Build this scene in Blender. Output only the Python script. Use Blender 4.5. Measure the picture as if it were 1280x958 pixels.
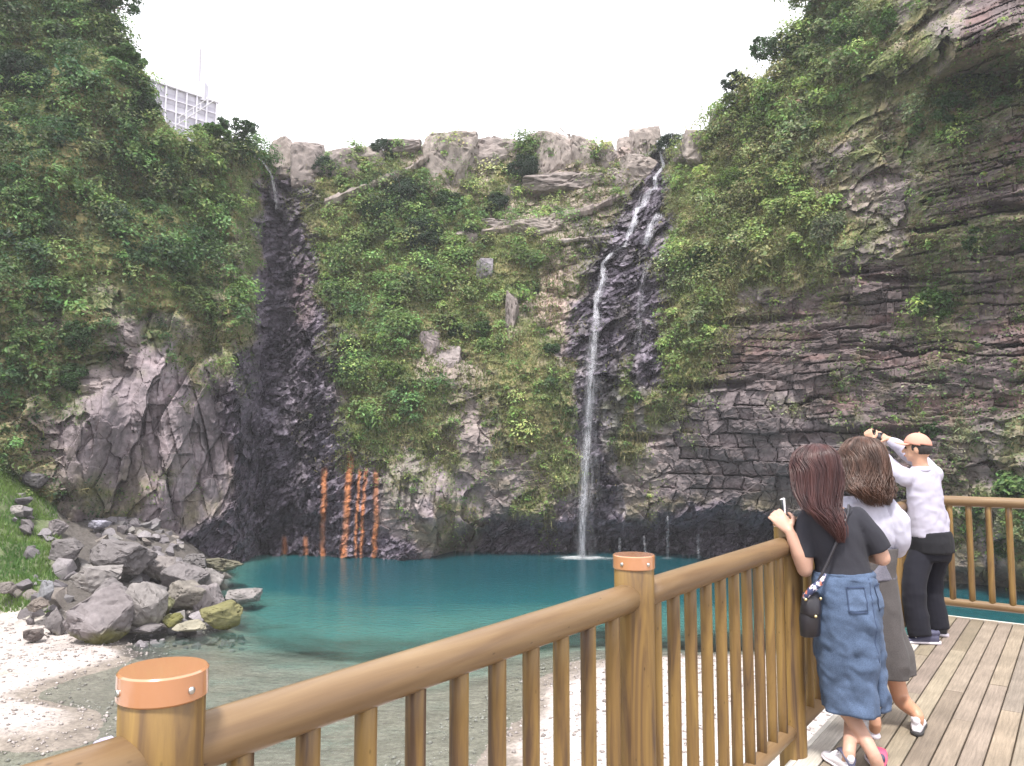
import bpy, bmesh, math, random
import numpy as np
from mathutils import Vector, Matrix
random.seed(7); RNG = np.random.default_rng(11)
S = bpy.context.scene
for o in list(bpy.data.objects): bpy.data.objects.remove(o)
C = S.collection
R = math.radians

# ------------------------------------------------------------------ camera
CAMZ, F, PITCH = 1.53, 985.0, .0788
cam = bpy.data.objects.new('camera', bpy.data.cameras.new('camera')); C.objects.link(cam)
cam.location = (0, 0, CAMZ); cam.rotation_euler = (math.pi/2 + PITCH, 0, 0)
cam.data.sensor_width = 36; cam.data.lens = 36*F/1280; cam.data.clip_start = .05; cam.data.clip_end = 2000
S.camera = cam
# ------------------------------------------------------------------ world: bright overcast
w = bpy.data.worlds.new('World'); S.world = w; w.use_nodes = True
nt = w.node_tree; nt.nodes.clear()
sky = nt.nodes.new('ShaderNodeTexSky'); sky.sky_type = 'NISHITA'; sky.sun_disc = False
SUN_DIR = Vector((-.10, -.40, .92)).normalized()
sky.sun_elevation = math.asin(SUN_DIR.z); sky.sun_rotation = math.atan2(SUN_DIR.x, SUN_DIR.y)
sky.dust_density = 4
noi = nt.nodes.new('ShaderNodeTexNoise'); noi.inputs['Scale'].default_value = 1.6; noi.inputs['Detail'].default_value = 5
rmp = nt.nodes.new('ShaderNodeValToRGB'); rmp.color_ramp.elements[0].position = .3; rmp.color_ramp.elements[0].color = (12.5, 12.6, 13.6, 1)
rmp.color_ramp.elements[1].position = .7; rmp.color_ramp.elements[1].color = (16, 15.9, 16.2, 1)
mx = nt.nodes.new('ShaderNodeMix'); mx.data_type = 'RGBA'; mx.inputs[0].default_value = .88
bg = nt.nodes.new('ShaderNodeBackground'); bg.inputs[1].default_value = .088
wo = nt.nodes.new('ShaderNodeOutputWorld')
nt.links.new(noi.outputs[0], rmp.inputs[0]); nt.links.new(sky.outputs[0], mx.inputs[6]); nt.links.new(rmp.outputs[0], mx.inputs[7])
nt.links.new(mx.outputs[2], bg.inputs[0]); nt.links.new(bg.outputs[0], wo.inputs[0])
sun = bpy.data.objects.new('sun', bpy.data.lights.new('sun', 'SUN')); C.objects.link(sun)
sun.data.energy = 3.2; sun.data.angle = R(8); sun.data.color = (1, .96, .9)
sun.rotation_euler = SUN_DIR.to_track_quat('Z', 'Y').to_euler()
S.view_settings.view_transform = 'Standard'; S.view_settings.look = 'None'
S.view_settings.exposure = 0.90; S.view_settings.gamma = 1; S.view_settings.use_curve_mapping = False
S.render.engine = 'CYCLES'
S.cycles.max_bounces = 6; S.cycles.transparent_max_bounces = 24

# ------------------------------------------------------------------ helpers
WZ = -9.0                                    # water level
cp_, sp_ = math.cos(PITCH), math.sin(PITCH)
def P(px, py, Y):
    """world point seen in direction (px, py) of the photograph at distance Y ahead (used to read off measured places)"""
    u = (px-640)/F; v = (479-py)/F
    k = Y/(cp_ - v*sp_)
    return Vector((u*k, Y, CAMZ + (sp_ + v*cp_)*k))
def PW(px, py, z=WZ):
    u = (px-640)/F; v = (479-py)/F
    k = (z-CAMZ)/(sp_ + v*cp_)
    return Vector((u*k, (cp_ - v*sp_)*k, z))
def tag(o, label=None, cat=None, group=None, kind=None):
    if label: o['label'] = label
    if cat: o['category'] = cat
    if group: o['group'] = group
    if kind: o['kind'] = kind
    return o
def empty(name, loc=(0, 0, 0), rz=0, label=None, cat=None, group=None):
    o = bpy.data.objects.new(name, None); C.objects.link(o); o.location = loc; o.rotation_euler = (0, 0, rz)
    o.empty_display_size = .1
    return tag(o, label, cat, group)
def link_mesh(name, me, mat=None, parent=None):
    o = bpy.data.objects.new(name, me); C.objects.link(o)
    if mat is not None:
        me.materials.clear(); me.materials.append(mat)
    if parent is not None: o.parent = parent
    return o
def mesh_np(name, V, Fq, mat=None, parent=None, smooth=True, col=None):
    """V (n,3), Fq (m,k) numpy arrays"""
    me = bpy.data.meshes.new(name)
    V = np.ascontiguousarray(V, dtype=np.float32); Fq = np.ascontiguousarray(Fq, dtype=np.int32)
    m, k = Fq.shape
    me.vertices.add(len(V)); me.vertices.foreach_set('co', V.ravel())
    me.loops.add(m*k); me.loops.foreach_set('vertex_index', Fq.ravel())
    me.polygons.add(m); me.polygons.foreach_set('loop_start', np.arange(0, m*k, k, dtype=np.int32))
    try: me.polygons.foreach_set('loop_total', np.full(m, k, dtype=np.int32))
    except Exception: pass
    me.update(calc_edges=True)
    me.polygons.foreach_set('use_smooth', np.full(m, smooth, dtype=bool))
    if col is not None: set_col(me, col)
    me.validate()
    return link_mesh(name, me, mat, parent)
def set_col(me, col, name='Col'):
    a = me.color_attributes.new(name, 'FLOAT_COLOR', 'POINT')
    c = np.ones((len(me.vertices), 4), dtype=np.float32); c[:, :col.shape[1]] = col
    a.data.foreach_set('color', c.ravel())
def from_bm(name, bm, mat=None, parent=None, smooth=True):
    me = bpy.data.meshes.new(name); bmesh.ops.recalc_face_normals(bm, faces=bm.faces); bm.to_mesh(me); bm.free()
    if smooth:
        me.polygons.foreach_set('use_smooth', np.ones(len(me.polygons), dtype=bool))
    return link_mesh(name, me, mat, parent)
# -------- noise
def _h(ix, iy, iz=0, seed=0):
    n = (ix.astype(np.int64)*73856093) ^ (iy.astype(np.int64)*19349663) ^ (np.asarray(iz).astype(np.int64)*83492791) ^ (seed*2654435761)
    n = n & 0xffffffff
    n = ((n ^ (n >> 15))*0x2c1b3c6d) & 0xffffffff
    n = ((n ^ (n >> 12))*0x297a2d39) & 0xffffffff
    n = n ^ (n >> 15)
    return (n & 0xffffff)/float(0xffffff)
def vn3(x, y, z, seed=0):
    x0, y0, z0 = np.floor(x), np.floor(y), np.floor(z)
    fx, fy, fz = x-x0, y-y0, z-z0
    fx = fx*fx*(3-2*fx); fy = fy*fy*(3-2*fy); fz = fz*fz*(3-2*fz)
    r = 0
    for a in (0, 1):
        for b in (0, 1):
            for c in (0, 1):
                r = r + _h(x0+a, y0+b, z0+c, seed)*(fx if a else 1-fx)*(fy if b else 1-fy)*(fz if c else 1-fz)
    return r
def fbm(x, y, z, oct=4, seed=0, gain=.5):
    x = np.asarray(x, float); y = np.asarray(y, float); z = np.asarray(z, float)+np.zeros_like(x)
    s = 0; a = 1; t = 0
    for i in range(oct):
        s = s + a*vn3(x, y, z, seed+i); t += a; a *= gain; x = x*2.03+3.1; y = y*2.03+1.7; z = z*2.03+5.3
    return s/t*2-1
def worley(x, y, seed=0, jit=.9):
    x0, y0 = np.floor(x), np.floor(y)
    f1 = np.full(x.shape, 9.); f2 = np.full(x.shape, 9.)
    dx = np.zeros_like(x); dy = np.zeros_like(x); cx = np.zeros_like(x); cy = np.zeros_like(x)
    for a in (-1, 0, 1):
        for b in (-1, 0, 1):
            ix, iy = x0+a, y0+b
            ox = ix+.5+jit*(_h(ix, iy, 1, seed)-.5); oy = iy+.5+jit*(_h(ix, iy, 2, seed)-.5)
            ex, ey = x-ox, y-oy; d = np.sqrt(ex*ex+ey*ey)
            m = d < f1
            f2 = np.where(m, f1, np.minimum(f2, d)); f1 = np.where(m, d, f1)
            dx = np.where(m, ex, dx); dy = np.where(m, ey, dy); cx = np.where(m, ix, cx); cy = np.where(m, iy, cy)
    return f1, f2, dx, dy, cx, cy
def sst(a, b, x):
    t = np.clip((x-a)/(b-a), 0, 1); return t*t*(3-2*t)
def facets(x, y, seed, tilt=1.2, crack=.10, cd=.35):
    f1, f2, dx, dy, cx, cy = worley(x, y, seed)
    h = _h(cx, cy, 3, seed)
    off = (h-.5) + tilt*((_h(cx, cy, 4, seed)-.5)*dx+(_h(cx, cy, 5, seed)-.5)*dy)
    off = off + cd*(1-sst(0, crack, f2-f1))       # away from the viewer in cracks
    return off, h, f2-f1
# -------- materials
MATS = {}
def mat_new(name):
    m = bpy.data.materials.new(name); m.use_nodes = True; MATS[name] = m
    return m, m.node_tree, m.node_tree.nodes['Principled BSDF']
def N(nt, t, **kw):
    n = nt.nodes.new(t)
    for k, v in kw.items():
        if k in n.inputs: n.inputs[k].default_value = v
        else: setattr(n, k, v)
    return n
def plain(name, col, rough=.6, noise=0, scale=20, bump=0, spec=.5, metallic=0, coord='Object', stretch=None, sheen=0):
    m, nt, b = mat_new(name); L = nt.links.new
    b.inputs['Roughness'].default_value = rough; b.inputs['Metallic'].default_value = metallic
    b.inputs['Specular IOR Level'].default_value = spec
    b.inputs['Base Color'].default_value = (*col, 1)
    if sheen: b.inputs['Sheen Weight'].default_value = sheen
    if noise or bump:
        tc = N(nt, 'ShaderNodeTexCoord'); mp = N(nt, 'ShaderNodeMapping')
        if stretch: mp.inputs['Scale'].default_value = stretch
        n = N(nt, 'ShaderNodeTexNoise'); n.inputs['Scale'].default_value = scale; n.inputs['Detail'].default_value = 5
        L(tc.outputs[coord], mp.inputs[0]); L(mp.outputs[0], n.inputs[0])
        if noise:
            r = N(nt, 'ShaderNodeValToRGB')
            r.color_ramp.elements[0].position = .3; r.color_ramp.elements[1].position = .7
            r.color_ramp.elements[0].color = (*[c*(1-noise) for c in col], 1)
            r.color_ramp.elements[1].color = (*[min(1, c*(1+noise)) for c in col], 1)
            L(n.outputs[0], r.inputs[0]); L(r.outputs[0], b.inputs['Base Color'])
        if bump:
            bp = N(nt, 'ShaderNodeBump'); bp.inputs['Strength'].default_value = bump; bp.inputs['Distance'].default_value = .01
            L(n.outputs[0], bp.inputs['Height']); L(bp.outputs[0], b.inputs['Normal'])
    return m
def vcol_mat(name, rough=.8, nscale=4, namp=.35, bump=.5, bdist=.1, spec=.3, wet=False):
    m, nt, b = mat_new(name); L = nt.links.new
    at = N(nt, 'ShaderNodeAttribute'); at.attribute_name = 'Col'
    tc = N(nt, 'ShaderNodeTexCoord')
    n = N(nt, 'ShaderNodeTexNoise'); n.inputs['Scale'].default_value = nscale; n.inputs['Detail'].default_value = 8; n.inputs['Roughness'].default_value = .65
    L(tc.outputs['Object'], n.inputs[0])
    mr = N(nt, 'ShaderNodeMapRange'); mr.inputs[1].default_value = .3; mr.inputs[2].default_value = .7
    mr.inputs[3].default_value = 1-namp; mr.inputs[4].default_value = 1+namp
    L(n.outputs[0], mr.inputs[0])
    vm = N(nt, 'ShaderNodeVectorMath', operation='SCALE'); L(at.outputs['Color'], vm.inputs[0]); L(mr.outputs[0], vm.inputs['Scale'])
    L(vm.outputs[0], b.inputs['Base Color'])
    b.inputs['Roughness'].default_value = rough; b.inputs['Specular IOR Level'].default_value = spec
    if wet:
        wr = N(nt, 'ShaderNodeMapRange'); wr.inputs[3].default_value = rough; wr.inputs[4].default_value = .25
        L(at.outputs['Alpha'], wr.inputs[0]); L(wr.outputs[0], b.inputs['Roughness'])
    bp = N(nt, 'ShaderNodeBump'); bp.inputs['Strength'].default_value = bump; bp.inputs['Distance'].default_value = bdist
    L(n.outputs[0], bp.inputs['Height']); L(bp.outputs[0], b.inputs['Normal'])
    return m
# ================================================================== CLIFF (amphitheatre wall)
KPX = [-1500, -900, -400, -150, 0, 100, 200, 290, 330, 360, 400, 500, 600, 700, 735, 790, 830, 900, 1000, 1100, 1200, 1280, 1500, 1900, 2600]
BASEY = [14, 24, 40, 52, 60, 63, 67, 73, 79.5, 81, 78.5, 77, 77.5, 78, 79.5, 79.5, 77.0, 74, 70, 65.5, 60.5, 57, 46, 32, 17]
BASEY = [v*.962 for v in BASEY]
ROWY = [800, 700, 640, 560, 480, 400, 320, 240, 170, 60, -200]
sbL = [0, 0, 0, .5, 1, 1.5, 2.5, 4, 5.5, 9, 14]
SET = [sbL, sbL, sbL, sbL, sbL, sbL, sbL,
       [0, 0, 0, .5, 1, 2, 4, 6, 9, 12, 14],
       [0, 0, .3, 1, 2, 3.5, 5, 8, 11, 14, 16],
       [0, 0, .3, 1, 2.5, 4, 6, 9, 12, 14, 16],
       [0, 0, .3, 1, 3, 6, 9, 12, 16, 20, 24],
       [0, 0, .3, 1.2, 4, 8, 11, 15, 19, 24, 28],
       [0, 0, .3, 1.2, 4, 8, 11, 15, 19, 24, 28],
       [0, 0, .2, 1, 3, 6, 10, 14, 18, 22, 26],
       [0, 0, 0, .3, 1, 2.5, 7, 11, 16, 20, 24],
       [0, 0, 0, .3, 1, 2.0, 7, 12, 17, 20, 24],
       [0, 0, 0, 0, .5, 2, 5, 9, 14, 18, 20],
       [0, 0, -.5, -.5, 0, 1, 3, 6, 9, 12, 14],
       [0, 0, -1, -.5, 0, .5, 1, 2, 4, 6, 8],
       [0, 0, -1, -.5, 0, .5, .5, 1, 2, 2.5, 5],
       [0, 0, -1, -.5, 0, .5, .5, .5, 1, -.5, 2],
       [0, 0, 0, -.5, 0, .5, .5, .5, 1, -1, 1],
       [0]*11, [0]*11, [0]*11]
RIMX = [-1500, -900, -400, 0, 60, 110, 135, 160, 185, 192, 210, 240, 280, 300, 330, 345, 365, 400, 450, 500, 540, 560, 640, 670, 740, 765, 800, 822, 850, 880, 910, 930, 960, 985, 1000, 1010, 1050, 1280, 1600, 2000, 2600]
RIMY = [-900, -500, -220, -130, -60, -10, 25, 62, 98, 124, 158, 172, 168, 180, 196, 210, 192, 196, 194, 190, 184, 178, 180, 182, 178, 192, 178, 186, 184, 165, 142, 112, 104, 70, 30, 0, -70, -130, -300, -500, -900]
VEG = """99999.................... ......"""
VEGR = ["99999000000000000000000009963211",
        "99999900000000000000000099957225",
        "99999990000000000000000999845478",
        "99999999000000000000007998735765",
        "99999999323564128001637995332422",
        "99999999247767567244179982233324",
        "99988899125899876554089997422321",
        "88878898018899857731189998523553",
        "77667776008888856522399853112323",
        "66443476018888875214185321213642",
        "57622355006883864415183111211332",
        "66321132004884464314172111211221",
        "54200011014776346426421111111122",
        "42000000023564235516310000111313",
        "83000000011222124511100000001214",
        "92111100000111112211100000011335",
        "91111000000011111111000000011345",
        "91000000000000000000000000000234"]
TYPR = ["MMMMMTTTTTTTTTTTTTTTTTTTMMMMGGSS", "MMMMMTTTTTTTTTTTTTTTTTTTMMMGGGSS",
        "MMMMMMTTTTTTTTTTTTTTTTTMMMMGGGSS", "MMMMMMMTTTTTTTTTTTTTTTMMMMMGGGSS",
        "MMMMMMMMDTTTTTTTTTTTDTMMMGGGGSSS", "MMMMMMMMDMMMMTTMTTTTDMMMMGGGGSSS",
        "MMMMMMMMDDMMMMMTTTTDDMMMMGGGGSSS", "MMMMMMMGDDMMMMMMMTDDDMMMMGGGSSSS",
        "GGMMMMMGDDMMMMMMMTDDDMMMGGSSSSSS", "GGGGMMGGDDMMMMMMTTDDDMMGSSSSSSSS",
        "GGGGCCGGDDDMMTMMMTDDDMSSSSSSSSSS", "GGGGCCCDDDDMMTTMMGDDDMSSSSSSSSSS",
        "GGCCCCCDDDGMMMGGMGDGGBBBBSSSSSSS", "GGCCCCCDDDDMMGGGMGDGGBBBBBBSSSGG",
        "GGCCCCCDDDDDGCGGGGDGGBBBBBBSSSGG", "GGCCCCCDDDDDGCCGGGDGGBBBBBBBSSGG",
        "GGCCCCDDDDDDGCCDDDDDDDDDDDDGGGGG", "GGCCCDDDDDDDDGGDDDDDDDDDDDDGGGGG"]
VG = np.array([[int(c) for c in r.ljust(32, '0')[:32]] for r in VEGR], float)
TYPES = 'CDGSBTM'
TG = {t: np.array([[1. if c == t else 0. for c in r.ljust(32, 'G')[:32]] for r in TYPR]) for t in TYPES}
def gsample(G, px, py):
    gx = np.clip((px-20)/40, 0, 30.999); gy = np.clip((py-20)/40, 0, 16.999)
    ix, iy = gx.astype(int), gy.astype(int); fx, fy = gx-ix, gy-iy
    return (G[iy, ix]*(1-fx)+G[iy, ix+1]*fx)*(1-fy)+(G[iy+1, ix]*(1-fx)+G[iy+1, ix+1]*fx)*fy
def cdepth(px, py):
    """plan distance of the wall (before detail)"""
    A = np.array([np.interp(-py.ravel(), [-r for r in ROWY], SET[i]) + BASEY[i] for i in range(len(KPX))])
    x = px.ravel(); k = np.clip(np.searchsorted(KPX, x)-1, 0, len(KPX)-2)
    K = np.array(KPX, float); t = (x-K[k])/(K[k+1]-K[k]); t = t*t*(3-2*t)*.5+t*.5
    n = np.arange(len(x))
    return (A[k, n]*(1-t)+A[k+1, n]*t).reshape(px.shape)
STEP = 1.2
cols = np.concatenate([np.linspace(-1500, -60, 110, endpoint=False), np.arange(-60, 1340, STEP), np.linspace(1340, 2600, 110)])
NR = 640; NB = 26
W = len(cols)
px0 = np.repeat(cols[None, :], NR, 0)
ytop = np.interp(cols, RIMX, RIMY)
rs = np.where((cols < 320) | (cols > 900), 1., 0.)
ytop = ytop + (5+9*rs)*fbm(cols/24, cols*0, cols*0, 3, 5) + 3*fbm(cols/6, cols*0, cols*0, 2, 9)
ybase = 561+F*11.8/np.interp(cols, KPX, BASEY)
tt = np.linspace(0, 1, NR)[:, None]
py0 = ytop[None, :]*(1-tt)+ybase[None, :]*tt       # row 0 = rim
Yd = cdepth(px0, py0)
u_ = (px0-640)/F; v_ = (479-py0)/F
def to_world(Y):
    k = Y/(cp_-v_*sp_)
    return u_*k, Y, CAMZ+(sp_+v_*cp_)*k
X_, Y_, Z_ = to_world(Yd)
bx = u_[0]*np.interp(cols, KPX, BASEY); by = np.interp(cols, KPX, BASEY)
s1 = np.concatenate([[0], np.cumsum(np.hypot(np.diff(bx), np.diff(by)))])
s = np.repeat(s1[None, :], NR, 0); z = Z_
wx = px0+26*fbm(s/3.0, z/3.0, 0*s, 4, 21)*1.2; wy = py0+26*fbm(s/3.0, z/3.0, 0*s+9, 4, 22)*1.2
TW = {t: gsample(TG[t], wx, wy) for t in TYPES}
TW = {t: TW[t]**3.5 for t in TYPES}; tot = sum(TW.values()); TW = {t: TW[t]/tot for t in TYPES}
VEGD = gsample(VG, wx, wy)/9
VEGD = np.clip(VEGD + .40*fbm(s/2.2, z/2.2, 0*s, 4, 31)*(VEGD > .03), 0, 1)
# ---- large form
D = 2.2*fbm(s/14, z/11, 0*s, 3, 41) + .9*fbm(s/4, z/4, 0*s, 3, 42)
# columns (left foot, leaning joints)
a = R(14); sc = s*math.cos(a)-z*math.sin(a); zc = s*math.sin(a)+z*math.cos(a)
wsp = .5*fbm(s/2, z/4, 0*s, 3, 51)
c1, h1, k1 = facets(sc/3.2+wsp, zc/8.5+wsp, 52, 2.8, .04, .05)
c2, h2, k2 = facets(sc/1.3+wsp, zc/3.2+wsp*.6, 53, 2.2, .05, .08)
c3, h3, k3 = facets(sc/.6+wsp, zc/1.2, 54, 1.8, .08, .05)
dC = 1.7*c1+.55*c2+.14*c3; hC = .5*h1+.35*h2+.15*h3
# dark shards
a = R(-32); sd = s*math.cos(a)-z*math.sin(a); zd = s*math.sin(a)+z*math.cos(a)
wsp2 = .35*fbm(s/1.2, z/1.2, 0*s, 3, 55)
d1, g1, _ = facets(sd/2.6+wsp2, zd/1.9, 56, 2.4, .05, .1)
d2, g2, _ = facets(sd/.95+wsp2*2, zd/.55, 57, 2.8, .06, .15)
d3, g3, _ = facets(sd/.45, zd/.28, 58, 2.6, .1, .1)
dD = 1.7*d1+.80*d2+.30*d3; hD = .3*g1+.35*g2+.35*g3
# generic
wspb = fbm(s/.9, z/.9, 0*s, 3, 59)
e1, q1, _ = facets(s/3.8+wsp+.1*wspb, z/3.0+.6*wsp, 60, 2.3, .04, .06)
e2, q2, _ = facets(s/1.5+wsp+.25*wspb, z/.9+.3*wspb, 61, 2.4, .05, .08)
e3, q3, _ = facets(s/.6+wsp+.5*wspb, z/.42+.4*wspb, 62, 2.0, .08, .06)
dG = 1.3*e1+.5*e2+.18*e3; hG = .4*q1+.3*q2+.3*q3
# strata: thin beds with overhanging lips
def strata(th, seed, blk):
    zz = z + 1.1*fbm(s/8, z/7, 0*s, 2, seed) + .30*th*fbm(s/1.8, z/2, 0*s, 3, seed+1) + .035*s*(1 if seed % 2 else -.4)
    L = zz/th; i = np.floor(L); f = L-i
    j = np.floor(s/blk + 7*_h(i, i*0, 1, seed) + .5*fbm(s/2, i*1.3, 0*s, 2, seed+3))
    hb = _h(i, j, 2, seed); hl = _h(i, i*0, 3, seed)
    jf = np.abs((s/blk + 7*_h(i, i*0, 1, seed) + .5*fbm(s/2, i*1.3, 0*s, 2, seed+3))-j-.5)*2
    lip = 1-sst(.02, .22, f)                     # bottom of a bed: recessed
    on = sst(-.25, .35, fbm(s/5+seed, i*.7, 0*s, 3, seed+5))*sst(.15, .6, hb)
    return (hb-.5)*1.25+(hl-.5)*.8+2.3*lip*on - .35*f*(hb) + .12*sst(.93, 1, jf)*on + (_h(i, j, 9, seed)-.5)*.9*(jf-.5), hb*.7+hl*.3
r1, w1 = strata(2.3, 71, 4.5); r2, w2 = strata(.85, 73, 2.0); r3, w3 = strata(.34, 76, .8)
dS = .95*r1+.60*r2+.16*r3+.16*e2+.30*e1; hS = .35*w1+.35*w2+.3*w3
# blocky (joints both ways)
b1, m1_, _ = facets(s/2.0+.3*wsp, z/1.6, 81, 1.6, .05, .15)
zz = z+.25*fbm(s/2, z/2, 0*s, 2, 83)
zz = zz+.16*fbm(s/1.6, z/3, 0*s, 3, 86)
L = zz/1.25; i = np.floor(L); jx = s/1.5+5*_h(i, i*0, 1, 84)+.30*fbm(s/1.5, z/1.1, 0*s, 3, 85)+.25*(L-i)*(_h(i, i*0, 6, 84)-.5)*3
j = np.floor(jx); fb = L-i; hb = _h(i, j, 2, 84)
dB = .45*b1+2.1*(hb-.5)+1.5*(1-sst(0, .12, fb))*sst(.3,.6,_h(i, j, 7, 84))+.5*sst(.92, 1, np.abs(jx-j-.5)*2)+.12*e3+.12*e2-.3*fb+.6*(_h(i, j, 8, 84)-.5)*(jx-j)
hB = .5*hb+.3*m1_+.2*q3
# tan rounded rim blocks
f1, f2, dx, dy, cx, cy = worley(s/4.2+.25*wsp, z/3.4, 91)
hT1 = _h(cx, cy, 3, 91)
dT = 1.6*(f1**2)*1.6+1.6*(hT1-.5)+.15*(1-sst(0, .08, f2-f1))+.6*e2+.18*e3; hT = .6*hT1+.4*q2
# soil / turf banks
dM = .9*fbm(s/3, z/2.2, 0*s, 4, 95)+.3*e2+.22*fbm(s/.7, z/.7, 0*s, 2, 96); hM = .5+.5*fbm(s/2, z/1, 0*s, 3, 97)
DET = TW['C']*dC+TW['D']*dD+TW['G']*dG+TW['S']*dS+TW['B']*dB+TW['T']*dT+TW['M']*dM
DET = DET+.10*fbm(s/.35, z/.35, 0*s, 2, 98)
def ribs(px, py, rx, ry, per, amp_, lean, seed):
    g = np.exp(-(((px0-px)/rx)**2+((py0-py)/ry)**2)**2); q = (s+lean*z+.25*fbm(s, z/4, 0*s, 2, seed))/per
    i = np.floor(q); f = q-i
    return g*amp_*(1.1*(_h(i, np.floor(z/4+3*_h(i, i*0, 1, seed)), 2, seed)-.5)+.9*np.abs(f-.5))
for a_ in [(688, 372, 22, 46, .62, 1.5, .08, 130), (640, 395, 10, 36, .5, 1.0, 0, 131), (508, 610, 40, 46, .8, .9, -.12, 132), (230, 560, 60, 90, 1.5, 1.5, .25, 133), (110, 560, 40, 70, 2.4, 1.6, .12, 134), (385, 370, 22, 46, .9, 1.0, 0, 135), (300, 345, 14, 60, .9, 1.2, 0, 136)]: DET = DET+ribs(*a_)
# undercut along the water
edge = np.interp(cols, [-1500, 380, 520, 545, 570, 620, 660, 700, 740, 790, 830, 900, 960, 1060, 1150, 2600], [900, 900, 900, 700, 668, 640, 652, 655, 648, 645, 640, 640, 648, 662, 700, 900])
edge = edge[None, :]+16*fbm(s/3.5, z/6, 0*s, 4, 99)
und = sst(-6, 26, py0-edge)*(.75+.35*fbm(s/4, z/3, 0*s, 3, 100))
und2 = sst(-2, 4, py0-np.interp(cols, [300, 430, 440, 820, 835, 905, 1010], [900, 900, 900, 900, 487, 482, 900])[None, :])*0
# relief features (world places read from the photograph)
feat = np.zeros_like(s)
def bump(px, py, rx, ry, amp, rot=0, sharp=1):
    global feat
    c_, s_ = math.cos(R(rot)), math.sin(R(rot)); ax = px0-px; ay = py0-py
    q = ((ax*c_+ay*s_)/rx)**2+((-ax*s_+ay*c_)/ry)**2
    feat = feat+amp*np.exp(-q**sharp)
bump(350, 300, 24, 120, 4.5); bump(352, 440, 22, 60, 2.5); bump(300, 420, 26, 150, -2.6, 0, 2)     # gully at the left stream
bump(395, 380, 16, 70, -1.5, 0, 2)
bump(825, 230, 20, 70, 2.2); bump(700, 300, 60, 40, -1.2)
bump(515, 640, 42, 62, -2.2, 0, 2); bump(640, 520, 70, 70, -1.2); bump(110, 560, 35, 80, -2.0, 10, 2); bump(200, 560, 40, 90, -1.6, 12, 2)
bump(775, 450, 36, 120, -1.0, 0, 2); bump(1230, 50, 90, 34, -3.5, -8, 2); bump(1235, 108, 80, 22, 3.0, -10, 2); bump(1075, 545, 100, 10, 1.6, -2, 2)
bump(915, 470, 95, 14, 0); bump(700, 490, 1, 1, 0)
bump(880, 483, 60, 5, 1.8, -3, 2); bump(800, 548, 34, 5, 1.6, 0, 2); bump(930, 402, 80, 5, 1.4, -4, 2); bump(1130, 350, 60, 5, 1.3, 3, 2); bump(1260, 262, 30, 8, 1.6, 5, 2)
bump(120, 105, 60, 40, -3, 0, 2); bump(60, 200, 70, 50, -2.5); bump(250, 190, 60, 40, -1.5); bump(150, 240, 70, 30, 1.5)
# rust coloured ribs by the pool
RUST = [(405, 586, 403, 697, 3.8), (438, 568, 430, 697, 4.6), (449, 588, 446, 650, 2.2), (457, 586, 452, 680, 2.6), (471, 590, 468, 695, 3.6), (355, 672, 355, 697, 3), (383, 672, 382, 697, 3)]
rust = np.zeros_like(s)
for (x0, y0, x1, y1, rr) in RUST:
    t = np.clip((py0-y0)/(y1-y0), -.2, 1.3); xx = x0+(x1-x0)*t+1.6*fbm(py0/9, 0*s+x0, 0*s, 2, 7)
    g = np.exp(-((px0-xx)/rr)**4)*sst(y0-5, y0+4, py0)
    rust = np.maximum(rust, g*(1 if y1 > 600 else .6*sst(-.2, .3, fbm(px0/6, py0/6, 0*s, 2, 3))))
amp = np.clip((px0+1500)/600, 0, 1)*np.clip((2600-px0)/600, .0, 1)
Y2 = Yd + (D*.8+DET*.85*(1-.75*np.clip(rust, 0, 1)))*amp + feat + und*(4.5+1.0*fbm(s/3, z, 0*s, 3, 12)) + DET*.85*0 - .25*rust
topfade = sst(0, .02, tt)
X_, Yw, Z_ = to_world(Y2)
# plateau behind the rim
Vg = np.stack([X_, Yw, Z_], -1)
rows = []
dirx = u_[0]/np.hypot(u_[0], 1); diry = 1/np.hypot(u_[0], 1)
for k in range(1, NB+1):
    d = 1.2*k**1.55
    rr = Vg[0].copy(); rr[:, 0] += dirx*d; rr[:, 1] += diry*d
    rr[:, 2] += -.10*d + .5*fbm(rr[:, 0]/4, rr[:, 1]/4, 0*rr[:, 0], 3, 77)*min(1, k/3)
    rows.append(rr)
Vall = np.concatenate([np.array(rows[::-1]), Vg], 0)
H = Vall.shape[0]
def grid_faces(h, w_):
    idx = np.arange(h*w_).reshape(h, w_)
    return np.stack([idx[:-1, :-1], idx[1:, :-1], idx[1:, 1:], idx[:-1, 1:]], -1).reshape(-1, 4)
# ---- colours (albedo)
def lerp(a, b, t): return a*(1-t)+b*t
def rgb(*c): return np.array(c, float)
colr = np.zeros(s.shape+(3,))
BC = {'C': rgb(.185, .158, .172), 'D': rgb(.115, .100, .128), 'G': rgb(.165, .142, .142), 'S': rgb(.110, .088, .090), 'B': rgb(.120, .102, .108), 'T': rgb(.27, .222, .205), 'M': rgb(.10, .095, .052)}
HH = {'C': hC, 'D': hD, 'G': hG, 'S': hS, 'B': hB, 'T': hT, 'M': hM}
AMPV = {'C': .5, 'D': 1.3, 'G': .7, 'S': .8, 'B': .6, 'T': .5, 'M': .5}
for t in TYPES:
    colr += (TW[t]*(1+AMPV[t]*(HH[t]-.5)*2*.6))[..., None]*BC[t]
ng = fbm(s/1.6, z/1.6, 0*s, 4, 101)
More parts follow.
